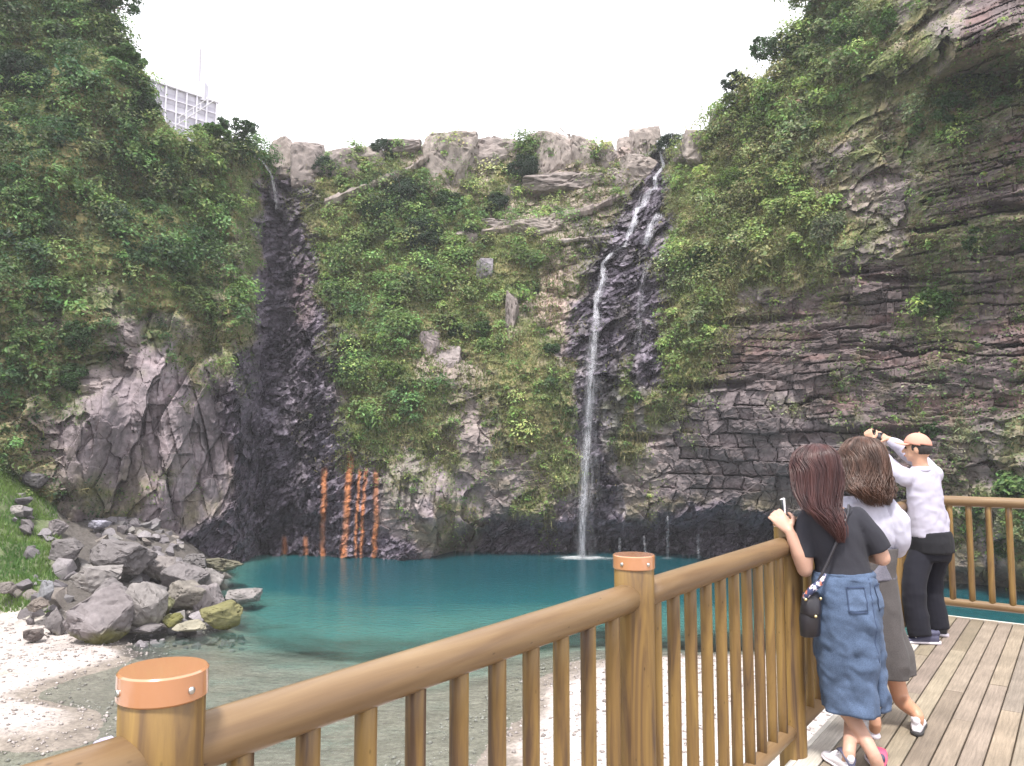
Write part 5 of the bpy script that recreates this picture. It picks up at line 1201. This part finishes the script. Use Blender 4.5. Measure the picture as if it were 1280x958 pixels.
# ---------------------------------------------------------------- woman in dark T-shirt and denim skirt
SK1 = skin_mat('skin_fair', (.50, .30, .225)); SK2 = skin_mat('skin_warm', (.50, .29, .20)); SK3 = skin_mat('skin_tan', (.46, .24, .15))
e, ft = person(1072, 957, 'woman with straight auburn hair, charcoal T-shirt and blue denim skirt, leaning on the railing')
RT = Vector((.93, .36, 0)).normalized(); FW = Vector((-.36, .93, 0)).normalized(); BK = -FW
Yw = 3.93
def Pw(px, py, dY=0): return P(px, py, Yw+dY)
bm = bmesh.new()
hc = Pw(1019, 590, .02); head(bm, hc, Vector((-.42, .9, -.05)), UPV, 1.0)
limb(bm, [hc-Vector((0, 0, .05)), Pw(1028, 622, .0), Pw(1034, 640, -.01)], [.052, .050, .062])
torso(bm, [(Pw(1034, 632), .07, .05), (Pw(1039, 645), .12, .065), (Pw(1044, 668), .125, .085), (Pw(1050, 695), .12, .085), (Pw(1054, 715), .125, .09), (Pw(1057, 745, -.01), .15, .115), (Pw(1060, 775, -.01), .155, .12), (Pw(1063, 800), .15, .115)], RT, FW)
limb(bm, [Pw(1010, 647), Pw(1007, 675, -.01), Pw(1006, 712, -.01)], [.040, .042, .038]); limb(bm, [Pw(1006, 712, -.01), Pw(998, 692, -.02), Pw(987, 664, -.01)], [.038, .036, .023])
hand(bm, Pw(987, 664, -.01), Vector((-.38, .40, .62)), Vector((.3, .5, -.45)), 1.0, .55, -1)
limb(bm, [Pw(1072, 647), Pw(1089, 668, -.02), Pw(1103, 698, -.02)], [.040, .042, .038]); limb(bm, [Pw(1103, 698, -.02), Pw(1080, 692, .14), Pw(1052, 684, .30)], [.038, .034, .024])
hand(bm, Pw(1052, 684, .30), Vector((-.8, .5, -.05)), Vector((0, .3, -1)), .95, .35, 1)
# legs: hip, knee, calf, ankle
fa = PW(1097, 969, 0); fb = PW(1060, 966, 0)
limb(bm, [Pw(1046, 780), Pw(1046, 850, .02), Pw(1054, 880, .02), Pw(1068, 902, -.03), fa+Vector((-.025, 0, .11)), fa+Vector((0, 0, .05))], [.085, .054, .045, .038, .031, .031])
limb(bm, [Pw(1074, 780), Pw(1072, 850, .05), Pw(1068, 880, .07), Pw(1065, 900, .06), fb+Vector((.01, 0, .11)), fb+Vector((0, 0, .05))], [.085, .052, .043, .036, .030, .030])
remeshed('body', bm, .0055, 4, SK1, e); face_parts(e, hc, Vector((-.42, .9, -.05)), UPV)
shoe(e, fa-Vector((-.02, -.0, 0)), Vector((.22, .95, 0)), M_navy_sh, M_sole_w, .93, M_red_sh); shoe(e, fb+Vector((-.0, -.03, 0)), Vector((-.12, .98, 0)), M_white_sh, M_sole_w, .93, M_navy_sh)
# T-shirt
M_tee = cloth_mat('charcoal_jersey', (.034, .034, .043), .10, 300, .95)
bm = bmesh.new()
torso(bm, [(Pw(1038, 636), .105, .065), (Pw(1041, 641), .140, .078), (Pw(1044, 648), .158, .088), (Pw(1046, 664), .148, .104), (Pw(1050, 690), .136, .108), (Pw(1053, 706), .138, .110), (Pw(1055, 719), .148, .118)], RT, FW, 32)
limb(bm, [Pw(1012, 647), Pw(1008, 668), Pw(1006, 696)], [.056, .057, .058], ends=(0,)); limb(bm, [Pw(1070, 647), Pw(1087, 668, -.02), Pw(1098, 688, -.02)], [.056, .058, .060], ends=(0,))
def tee_w(co, no):
    x, y, z_ = co.T; return .006*ridged(x*7+z_*5, y*7, z_*5, 11)+.004*fbm(x*16+z_*9, y*16, z_*10, 2, 12)-.002
o = remeshed('t_shirt', bm, .007, 3, M_tee, e, tee_w)
bm = bmesh.new(); limb(bm, [Pw(1063, 634, .02), Pw(1063, 640, -.05), Pw(1054, 648, -.085), Pw(1040, 650, -.095), Pw(1022, 646, -.09)], [.006, .007, .007, .007, .006], 10); own(from_bm('collar', bm, M_tee, None), e)
# skirt
M_denim = cloth_mat('blue_denim', (.080, .115, .190), .22, 240, .9, 9, .30)
def open_loft(name, e, rings, right, fwd, mat, fold, slit=None, n=120, K=80, thick=.006):
    t = np.linspace(0, len(rings)-1, K); c = np.array([[np.interp(q, range(len(rings)), [r[0][d] for r in rings]) for d in range(3)] for q in t])
    hw = np.interp(t, range(len(rings)), [r[1] for r in rings]); hd = np.interp(t, range(len(rings)), [r[2] for r in rings])
    for arr in (hw, hd):
        for _ in range(6): arr[1:-1] = (arr[:-2]+2*arr[1:-1]+arr[2:])/4
    for _ in range(6): c[1:-1] = (c[:-2]+2*c[1:-1]+c[2:])/4
    an = np.linspace(-math.pi, math.pi, n, endpoint=False)[None, :]+np.zeros((K, 1)); vv = np.linspace(0, 1, K)[:, None]+np.zeros((1, n))
    def pt(v, a, off=0):
        i = np.clip(v*(K-1), 0, K-1.001); j = i.astype(int); f = i-j
        cc = c[j]*(1-f)[..., None]+c[j+1]*f[..., None]; A_ = hw[j]*(1-f)+hw[j+1]*f; B_ = hd[j]*(1-f)+hd[j+1]*f; o_ = fold(v, a)+off
        return cc+np.array(right)*((A_+o_)*np.sin(a))[..., None]-np.array(fwd)*((B_+o_)*np.cos(a))[..., None]
    V = pt(vv, an).reshape(-1, 3); I = np.arange(K*n).reshape(K, n)
    Fq = np.stack([I[:-1], np.roll(I[:-1], -1, 1), np.roll(I[1:], -1, 1), I[1:]], -1)
    if slit:
        keep = ~((np.abs(an[:-1]-slit[0]) < slit[2]*(vv[:-1]-slit[1])*3) & (vv[:-1] > slit[1])); Fq = Fq[keep]
    o = mesh_np(name, V, Fq.reshape(-1, 4), mat, None, True); own(o, e)
    md = o.modifiers.new('solid', 'SOLIDIFY'); md.thickness = thick
    return o, pt
def fold1(v, a):
    return (.006+.016*v)*ridged(a*1.1+v*2.2, v*5.5-a*.8, 0*a, 31)+(.002+.010*v)*np.sin(a*5+v*3)*v+.004*ridged(a*.8-v*3, v*9, 0*a, 33)-.05*v*np.exp(-((a-.36)/.09)**2)*(v > .0)*sst(.55, .8, v)
sk, pt1 = open_loft('denim_skirt', e, [(Pw(1055, 714), .142, .108), (Pw(1056, 724), .150, .118), (Pw(1057, 745), .156, .134), (Pw(1058, 768), .160, .140), (Pw(1060, 795), .158, .136), (Pw(1063, 822), .152, .132), (Pw(1066, 852), .144, .124), (Pw(1069, 886), .137, .120)], RT, FW, M_denim, fold1, (.36, .70, .075))
def patch(name, parent, pt, v0, v1, a0, a1, off, mat, n=14):
    vv, aa = np.meshgrid(np.linspace(v0, v1, n), np.linspace(a0, a1, n), indexing='ij'); V = pt(vv, aa, off).reshape(-1, 3); o = mesh_np(name, V, grid_faces(n, n), mat, None, True)
    o.parent = parent; md = o.modifiers.new('solid', 'SOLIDIFY'); md.thickness = .003; return o
M_denim2 = cloth_mat('denim_patch', (.095, .135, .220), .22, 240, .9, 9, .2); M_seam = plain('denim_seam', (.035, .055, .11), .9)
patch('waistband', sk, pt1, 0, .045, -3.1, 3.1, .006, M_denim2, 40)
patch('back_pocket', sk, pt1, .17, .36, -.62, -.10, .010, M_denim2); patch('back_pocket', sk, pt1, .17, .36, .42, .92, .010, M_denim2)
patch('seam', sk, pt1, .05, .70, .135, .165, .007, M_seam, 24); patch('seam', sk, pt1, .358, .37, -.62, -.10, .013, M_seam, 10); patch('seam', sk, pt1, .165, .18, -.62, -.10, .014, M_seam, 10); patch('seam', sk, pt1, .165, .37, -.64, -.615, .012, M_seam, 12); patch('seam', sk, pt1, .165, .37, -.11, -.085, .012, M_seam, 12); patch('seam', sk, pt1, .165, .18, .42, .92, .014, M_seam, 10); patch('seam', sk, pt1, .165, .37, .40, .42, .012, M_seam, 12); patch('seam', sk, pt1, .945, .955, -2.6, .25, .005, M_seam, 40); patch('seam', sk, pt1, .945, .955, .5, 2.6, .005, M_seam, 30)
patch('seam', sk, pt1, .10, .108, -1.4, 1.4, .005, M_seam, 30)
# hair
M_h1 = hair_mat('auburn_hair', (.032, .012, .013), (.075, .029, .027))
hair_shell('hair', e, [(Pw(1020, 554.5, .01), .012, .012), (Pw(1020, 558, .01), .055, .06), (Pw(1019, 567, .01), .090, .098), (Pw(1019, 582, .01), .110, .116), (Pw(1020, 600, .0), .118, .112), (Pw(1021, 618, -.03), .116, .088), (Pw(1026, 634, -.075), .098, .052), (Pw(1036, 647, -.105), .062, .034), (Pw(1044, 660, -.118), .036, .020), (Pw(1049, 671, -.122), .012, .010)], M_h1, RT, BK, (2.1, 1.35), seed=4, strands=1300, rs=.0019, groove=.005)
# phone in the raised hand
pc_ = P(979, 640, 4.13); ph = empty('phone', pc_, .5, 'slim pale phone held up over the rail by the woman in the charcoal T-shirt', 'phone')
bm = bmesh.new(); box_bm(bm, -.035, .035, -.004, .004, -.06, .07); bmesh.ops.bevel(bm, geom=bm.edges[:], offset=.003, segments=2, affect='EDGES'); b_ = from_bm('body', bm, plain('phone_white', (.8, .78, .82), .3), ph); b_.rotation_euler = (0, .15, 1.05)
bm = bmesh.new(); box_bm(bm, -.031, .031, .0042, .0050, -.052, .062); s_ = from_bm('screen', bm, plain('phone_screen', (.03, .03, .04), .1), b_)
# shoulder bag
bg0 = Pw(1012, 765, -.10); bag = empty('shoulder_bag', bg0, .25, 'small black leather shoulder bag at the hip of the woman in the denim skirt', 'handbag')
M_lea = plain('black_leather', (.022, .020, .026), .38, .1, 20, .2); M_brass = plain('brass', (.72, .58, .32), .3, metallic=1)
bm = bmesh.new(); loft_bm(bm, [((0, 0, -.115), (.040, 0, 0), (0, .022, 0)), ((0, 0, -.108), (.050, 0, 0), (0, .034, 0)), ((0, 0, -.03), (.052, 0, 0), (0, .040, 0)), ((.005, 0, .05), (.045, 0, 0), (0, .034, 0)), ((.008, 0, .085), (.038, 0, 0), (0, .016, 0))], 28); from_bm('body', bm, M_lea, bag)
bm = bmesh.new(); loft_bm(bm, [((.008, 0, .092), (.040, 0, 0), (0, .022, 0)), ((.005, -.006, .05), (.049, 0, 0), (0, .037, 0)), ((.002, -.008, -.0), (.052, 0, 0), (0, .040, 0)), ((.002, -.010, -.02), (.030, 0, 0), (0, .036, 0))], 28); from_bm('flap', bm, M_lea, bag)
for x, z_ in ((-.040, .065), (.040, .065), (.0, -.012)):
    bm = bmesh.new(); ball(bm, (x, -.046 if z_ < 0 else -.03, z_), .008); from_bm('clasp', bm, M_brass, bag)
bm = bmesh.new()
loc = lambda v: Matrix.Rotation(-.25, 4, 'Z') @ (Vector(v)-bg0)
limb(bm, [loc(Pw(1009, 745, -.10)), loc(Pw(1022, 728, -.13)), loc(Pw(1034, 704, -.128)), loc(Pw(1047, 675, -.128)), loc(Pw(1055, 655, -.115)), loc(Pw(1060, 640, -.075)), loc(Pw(1061, 632, -.0))], [.0065]*7, 8); from_bm('strap', bm, M_lea, bag)
m, nt, b = mat_new('patterned_scarf'); tc = N(nt, 'ShaderNodeTexCoord'); ck = N(nt, 'ShaderNodeTexVoronoi'); ck.inputs['Scale'].default_value = 70; nt.links.new(tc.outputs['Object'], ck.inputs[0]); rr2 = N(nt, 'ShaderNodeValToRGB'); rr2.color_ramp.interpolation = 'CONSTANT'
rr2.color_ramp.elements[0].color = (.04, .05, .12, 1); rr2.color_ramp.elements[1].position = .5; rr2.color_ramp.elements[1].color = (.55, .50, .58, 1); q_ = rr2.color_ramp.elements.new(.75); q_.color = (.5, .16, .10, 1)
nt.links.new(ck.outputs['Color'], rr2.inputs[0]); nt.links.new(rr2.outputs[0], b.inputs['Base Color'])
bm = bmesh.new(); limb(bm, [Vector((-.035, -.02, .075)), Vector((-.01, -.035, .11)), Vector((.03, -.04, .14)), Vector((.055, -.045, .175))], [.012, .017, .016, .010], 12); from_bm('scarf', bm, m, bag)

# ---------------------------------------------------------------- woman in white blouse and grey skirt
e, ft = person(1120, 915, 'woman with wavy brown hair in a white puff sleeved blouse and grey skirt')
Yw = 4.48; RT = Vector((.90, .43, 0)).normalized(); FW = Vector((-.43, .90, 0)).normalized(); BK = -FW
bm = bmesh.new(); hc = Pw(1080, 580, .02); head(bm, hc, Vector((-.5, .85, 0)), UPV, 1.0)
limb(bm, [hc-Vector((0, 0, .05)), Pw(1082, 610, .0), Pw(1086, 626)], [.052, .05, .062])
torso(bm, [(Pw(1086, 620), .07, .05), (Pw(1084, 632), .14, .075), (Pw(1086, 655), .125, .085), (Pw(1088, 680), .11, .08), (Pw(1081, 700), .115, .09), (Pw(1085, 735), .15, .12), (Pw(1089, 775), .15, .12)], RT, FW)
limb(bm, [Pw(1110, 636), Pw(1118, 662, -.02), Pw(1120, 684, .0)], [.048, .042, .036]); limb(bm, [Pw(1120, 684, 0), Pw(1104, 680, .14), Pw(1086, 674, .28)], [.036, .032, .024]); hand(bm, Pw(1086, 674, .28), Vector((-.8, .5, -.1)), Vector((0, .2, -1)), .93, .4, 1)
limb(bm, [Pw(1058, 636), Pw(1050, 660, .02), Pw(1044, 680, .06)], [.048, .042, .036]); limb(bm, [Pw(1044, 680, .06), Pw(1038, 676, .2), Pw(1032, 668, .33)], [.036, .032, .024]); hand(bm, Pw(1032, 668, .33), Vector((-.6, .7, -.1)), Vector((0, .2, -1)), .93, .4, -1)
fa = PW(1147, 917, 0); fb = PW(1094, 923, 0)
limb(bm, [Pw(1095, 770), Pw(1113, 830, .0), Pw(1121, 855, .0), Pw(1128, 876, -.02), fa+Vector((0, 0, .10)), fa+Vector((0, 0, .05))], [.08, .058, .047, .045, .030, .030])
limb(bm, [Pw(1077, 770), Pw(1084, 835, .02), Pw(1083, 860, .02), Pw(1082, 885, 0), fb+Vector((0, 0, .10)), fb+Vector((0, 0, .05))], [.08, .058, .045, .044, .030, .030])
remeshed('body', bm, .0055, 4, SK3, e); face_parts(e, hc, Vector((-.5, .85, 0)), UPV)
shoe(e, fa+Vector((-.02, -.03, 0)), Vector((.50, .85, 0)), M_white_sh, M_sole_b, .95); shoe(e, fb, Vector((.1, .97, 0)), M_white_sh, M_sole_w, .93)
M_blouse = cloth_mat('white_cotton', (.45, .44, .53), .04, 200, .9, 8, .05)
bm = bmesh.new()
torso(bm, [(Pw(1087, 619), .085, .06), (Pw(1084, 628), .145, .08), (Pw(1087, 650), .155, .108), (Pw(1089, 672), .145, .108), (Pw(1082, 690), .142, .108)], RT, FW, 32)
limb(bm, [Pw(1108, 634), Pw(1118, 652, -.02), Pw(1123, 668, -.02), Pw(1122, 682, .0), Pw(1112, 685, .06)], [.062, .070, .070, .060, .042]); limb(bm, [Pw(1060, 634), Pw(1052, 655, .02), Pw(1046, 676, .06)], [.062, .074, .062])
def bl_w(co, no):
    x, y, z_ = co.T; return .014*ridged(x*9, y*9, z_*6+x*4, 41)+.005*fbm(x*22, y*22, z_*14, 2, 42)-.003
remeshed('blouse', bm, .007, 2, M_blouse, e, bl_w)
M_grey = cloth_mat('grey_wool', (.085, .077, .077), .15, 200, .95, 5, .15); M_lgrey = cloth_mat('light_grey_knit', (.15, .145, .18), .15, 150, .95, 12, .25)
def fold2(v, a): return (.003+.012*v)*np.sin(a*6+v*2)+.006*ridged(a*1.2, v*4, 0*a, 51)
open_loft('grey_skirt', e, [(Pw(1091, 684), .140, .11), (Pw(1084, 715), .150, .13), (Pw(1086, 750), .160, .15), (Pw(1089, 785), .168, .152), (Pw(1100, 815), .172, .150), (Pw(1103, 842), .160, .140)], RT, FW, M_grey, fold2)
bm = bmesh.new(); torso(bm, [(Pw(1091, 680), .120, .09), (Pw(1084, 700), .150, .125), (Pw(1085, 722), .160, .145)], RT, FW, 32); remeshed('knit_top', bm, .008, 2, M_lgrey, e, lambda co, no: .007*ridged(co[:, 0]*9, co[:, 1]*9, co[:, 2]*5, 53))
M_h2 = hair_mat('brown_hair', (.038, .018, .012), (.100, .050, .034))
hair_shell('hair', e, [(Pw(1077, 545.5, .01), .012, .012), (Pw(1078, 549, .01), .06, .065), (Pw(1078, 558, .01), .098, .104), (Pw(1078, 573, .0), .124, .124), (Pw(1079, 590, -.01), .138, .124), (Pw(1082, 602, -.04), .152, .104), (Pw(1087, 611, -.07), .156, .080), (Pw(1093, 619, -.09), .120, .055), (Pw(1097, 627, -.10), .05, .03)], M_h2, RT, BK, (2.1, 1.6), wave=1., seed=9, strands=1300, rs=.0021, groove=.009)

# ---------------------------------------------------------------- man in peach cap photographing
e, ft = person(1163, 805, 'man in a peach cap, white shirt and dark trousers raising a camera')
Yw = 6.45; FD = Vector((-.55, .83, 0)).normalized(); RT = Vector((.86, .5, 0)).normalized(); FW = Vector((-.5, .86, 0)).normalized()
bm = bmesh.new(); hc = Pw(1147, 560, .0); hf = Vector((-.80, .60, .05)).normalized(); head(bm, hc, hf, UPV, 1.02)
limb(bm, [hc-Vector((0, 0, .05))-hf*.01, Pw(1150, 580), Pw(1153, 590)], [.058, .058, .068])
torso(bm, [(Pw(1153, 586), .08, .06), (Pw(1154, 596), .125, .08), (Pw(1155, 620), .13, .095), (Pw(1158, 650), .135, .1), (Pw(1162, 675), .15, .11), (Pw(1163, 700), .16, .12)], RT, FW)
# left arm (nearer the falls) reaches up and forward, right arm crosses behind the head line
limb(bm, [Pw(1133, 598, -.02), Pw(1117, 588, .12), Pw(1106, 577, .24)], [.056, .050, .042]); limb(bm, [Pw(1106, 577, .24), Pw(1097, 563, .30), Pw(1090, 553, .34)], [.042, .036, .027]); hand(bm, Pw(1090, 553, .34), Vector((-.25, .25, .9)), Vector((.6, .5, 0)), .98, .8, -1)
limb(bm, [Pw(1167, 594, .06), Pw(1152, 578, .22), Pw(1134, 566, .34)], [.056, .050, .042]); limb(bm, [Pw(1134, 566, .34), Pw(1120, 555, .38), Pw(1110, 549, .40)], [.042, .036, .027]); hand(bm, Pw(1110, 549, .40), Vector((-.75, .2, .45)), Vector((-.2, .6, -.3)), .98, .8, 1)
fa = PW(1154, 805, 0); fb = PW(1174, 796, 0)
limb(bm, [Pw(1153, 685), fa+Vector((-.01, .09, .42)), fa+Vector((-.02, 0, .09))], [.075, .05, .034]); limb(bm, [Pw(1174, 685), fb+Vector((-.02, .05, .42)), fb+Vector((0, 0, .09))], [.075, .05, .034])
remeshed('body', bm, .006, 4, SK2, e); face_parts(e, hc, hf, UPV, 1.02)
shoe(e, fa+Vector((.10, -.02, 0)), Vector((-.90, .25, 0)), M_navy_sh, M_sole_w, 1.05); shoe(e, fb+Vector((.05, 0, 0)), Vector((-.75, .6, 0)), M_blk_sh, M_sole_w, 1.05)
M_shirt = cloth_mat('pale_lilac_shirt', (.42, .40, .49), .03, 200, .85, 8, .04)
bm = bmesh.new()
torso(bm, [(Pw(1153, 584), .09, .07), (Pw(1154, 592), .135, .090), (Pw(1155, 606), .150, .112), (Pw(1157, 630), .152, .122), (Pw(1159, 652), .163, .132), (Pw(1161, 670), .170, .140)], RT, FW, 32)
limb(bm, [Pw(1134, 598, -.02), Pw(1118, 588, .12), Pw(1107, 578, .24), Pw(1098, 565, .30), Pw(1092, 556, .33)], [.072, .066, .060, .050, .042]); limb(bm, [Pw(1167, 594, .06), Pw(1152, 579, .22), Pw(1134, 567, .34), Pw(1122, 557, .37), Pw(1115, 552, .39)], [.072, .066, .058, .050, .042])
limb(bm, [Pw(1177, 636), Pw(1181, 652), Pw(1180, 666)], [.02, .035, .03])
def sh_w(co, no):
    x, y, z_ = co.T; return .010*ridged(x*5+z_*4, y*5, z_*6-x*3, 61)+.006*fbm(x*16, y*16, z_*14, 2, 62)-.002
remeshed('shirt', bm, .008, 2, M_shirt, e, sh_w)
bm = bmesh.new(); limb(bm, [Pw(1141, 586, .05), Pw(1148, 588, -.06), Pw(1158, 588, -.09), Pw(1166, 585, -.0)], [.016, .020, .020, .016], 12); own(from_bm('collar', bm, M_shirt, None), e)
M_trs = cloth_mat('navy_trousers', (.013, .013, .019), .12, 220, .9); M_pk = cloth_mat('dark_jacket', (.018, .018, .022), .1, 120, .85)
bm = bmesh.new(); torso(bm, [(Pw(1162, 668), .165, .125), (Pw(1163, 690), .172, .135), (Pw(1164, 700), .168, .125)], RT, FW)
limb(bm, [Pw(1153, 688), fa+Vector((-.01, .09, .42)), fa+Vector((-.02, .0, .06))], [.100, .086, .080], ends=(0,)); limb(bm, [Pw(1173, 688), fb+Vector((-.02, .05, .42)), fb+Vector((0, 0, .06))], [.100, .084, .076], ends=(0,))
remeshed('trousers', bm, .008, 2, M_trs, e, lambda co, no: .008*ridged(co[:, 0]*4, co[:, 1]*4, co[:, 2]*7, 71))
bm = bmesh.new(); torso(bm, [(Pw(1163, 664), .172, .135), (Pw(1164, 676), .190, .150), (Pw(1165, 690), .186, .150)], RT, FW); remeshed('waist_jacket', bm, .008, 2, M_pk, e, lambda co, no: .008*ridged(co[:, 0]*8, co[:, 1]*8, co[:, 2]*6, 73))
# short dark hair under the cap, and the cap
hr = hf.cross(UPV).normalized()
bm = bmesh.new(); ball(bm, hc-hf*.018+UPV*.004, 1, (hr*.081, hf*.092, UPV*.088)); o = remeshed('hair', bm, .005, 1, plain('short_black_hair', (.025, .020, .020), .6), e, lambda co, no: .003*fbm(co[:, 0]*60, co[:, 1]*60, co[:, 2]*20, 2, 8))
m2 = o.data; bmh = bmesh.new(); bmh.from_mesh(m2)
bmesh.ops.delete(bmh, geom=[v for v in bmh.verts if (v.co-hc).dot(hf) > .035 and (v.co-hc).dot(UPV) < .05 or (v.co-hc).dot(UPV) < -.055], context='VERTS'); bmh.to_mesh(m2); bmh.free()
M_capm = cloth_mat('peach_cap', (.58, .29, .22), .05, 200, .8)
cu = (UPV-hf*.14).normalized(); cf = (hf+UPV*.14).normalized()
bm = bmesh.new(); bmesh.ops.create_uvsphere(bm, u_segments=40, v_segments=24, radius=1, matrix=Matrix.Translation(hc+cu*.022) @ Matrix((hr*.092, cf*.106, cu*.100)).transposed().to_4x4())
bmesh.ops.delete(bm, geom=[v for v in bm.verts if (v.co-(hc+cu*.022)).dot(cu) < -.002], context='VERTS'); cp = from_bm('cap', bm, M_capm, None); own(cp, e); md = cp.modifiers.new('s', 'SOLIDIFY'); md.thickness = .004
bm = bmesh.new(); vs = []
for i in range(17):
    a = -1.15+2.3*i/16; r0 = hc+cu*.024+hr*.092*math.sin(a)+cf*.106*math.cos(a); r1 = r0+cf*.072*math.cos(a)**.6 if math.cos(a) > 0 else r0
    r1 = r1-cu*(.010+.012*math.sin(a)**2); vs.append((bm.verts.new(r0), bm.verts.new(r1)))
for i in range(16): bm.faces.new((vs[i][0], vs[i+1][0], vs[i+1][1], vs[i][1]))
o = from_bm('brim', bm, M_capm, None); o.parent = cp; md = o.modifiers.new('s', 'SOLIDIFY'); md.thickness = .004
bm = bmesh.new(); ball(bm, hc+cu*.124, .007); o = from_bm('button', bm, M_capm, None); o.parent = cp
# camera in his hands
cc_ = P(1098, 546, Yw+.40); cm = empty('camera', cc_, .55, 'small black camera held up in both hands by the man in the peach cap', 'camera')
M_cb = plain('camera_black', (.02, .02, .022), .4)
bm = bmesh.new(); box_bm(bm, -.060, .060, -.016, .016, -.036, .036); bmesh.ops.bevel(bm, geom=bm.edges[:], offset=.005, segments=2, affect='EDGES'); from_bm('body', bm, M_cb, cm)
bm = bmesh.new(); box_bm(bm, -.040, .032, -.019, -.0155, -.026, .026); from_bm('screen', bm, plain('camera_screen', (.05, .05, .06), .15), cm)
o = from_bm('lens', cyl(.022, .014, .040, 0, 24), M_cb, cm); o.rotation_euler = (0, 0, math.pi/2)
bm = bmesh.new(); ball(bm, (.035, 0, .033), .006); from_bm('shutter_button', bm, plain('steel', (.5, .5, .5), .3, metallic=1), cm)
# ================================================================== haze
hz = bpy.data.meshes.new('haze'); bm = bmesh.new(); box_bm(bm, -160, 160, -40, 170, -20.3, 75); bm.to_mesh(hz); bm.free()
m = bpy.data.materials.new('haze'); m.use_nodes = True; nt = m.node_tree; nt.nodes.clear()
pv = nt.nodes.new('ShaderNodeVolumePrincipled'); pv.inputs['Density'].default_value = .0005; pv.inputs['Color'].default_value = (.95, .95, 1, 1)
ou = nt.nodes.new('ShaderNodeOutputMaterial'); nt.links.new(pv.outputs[0], ou.inputs['Volume'])
tag(link_mesh('haze', hz, m), kind='stuff', label='thin pale air haze')
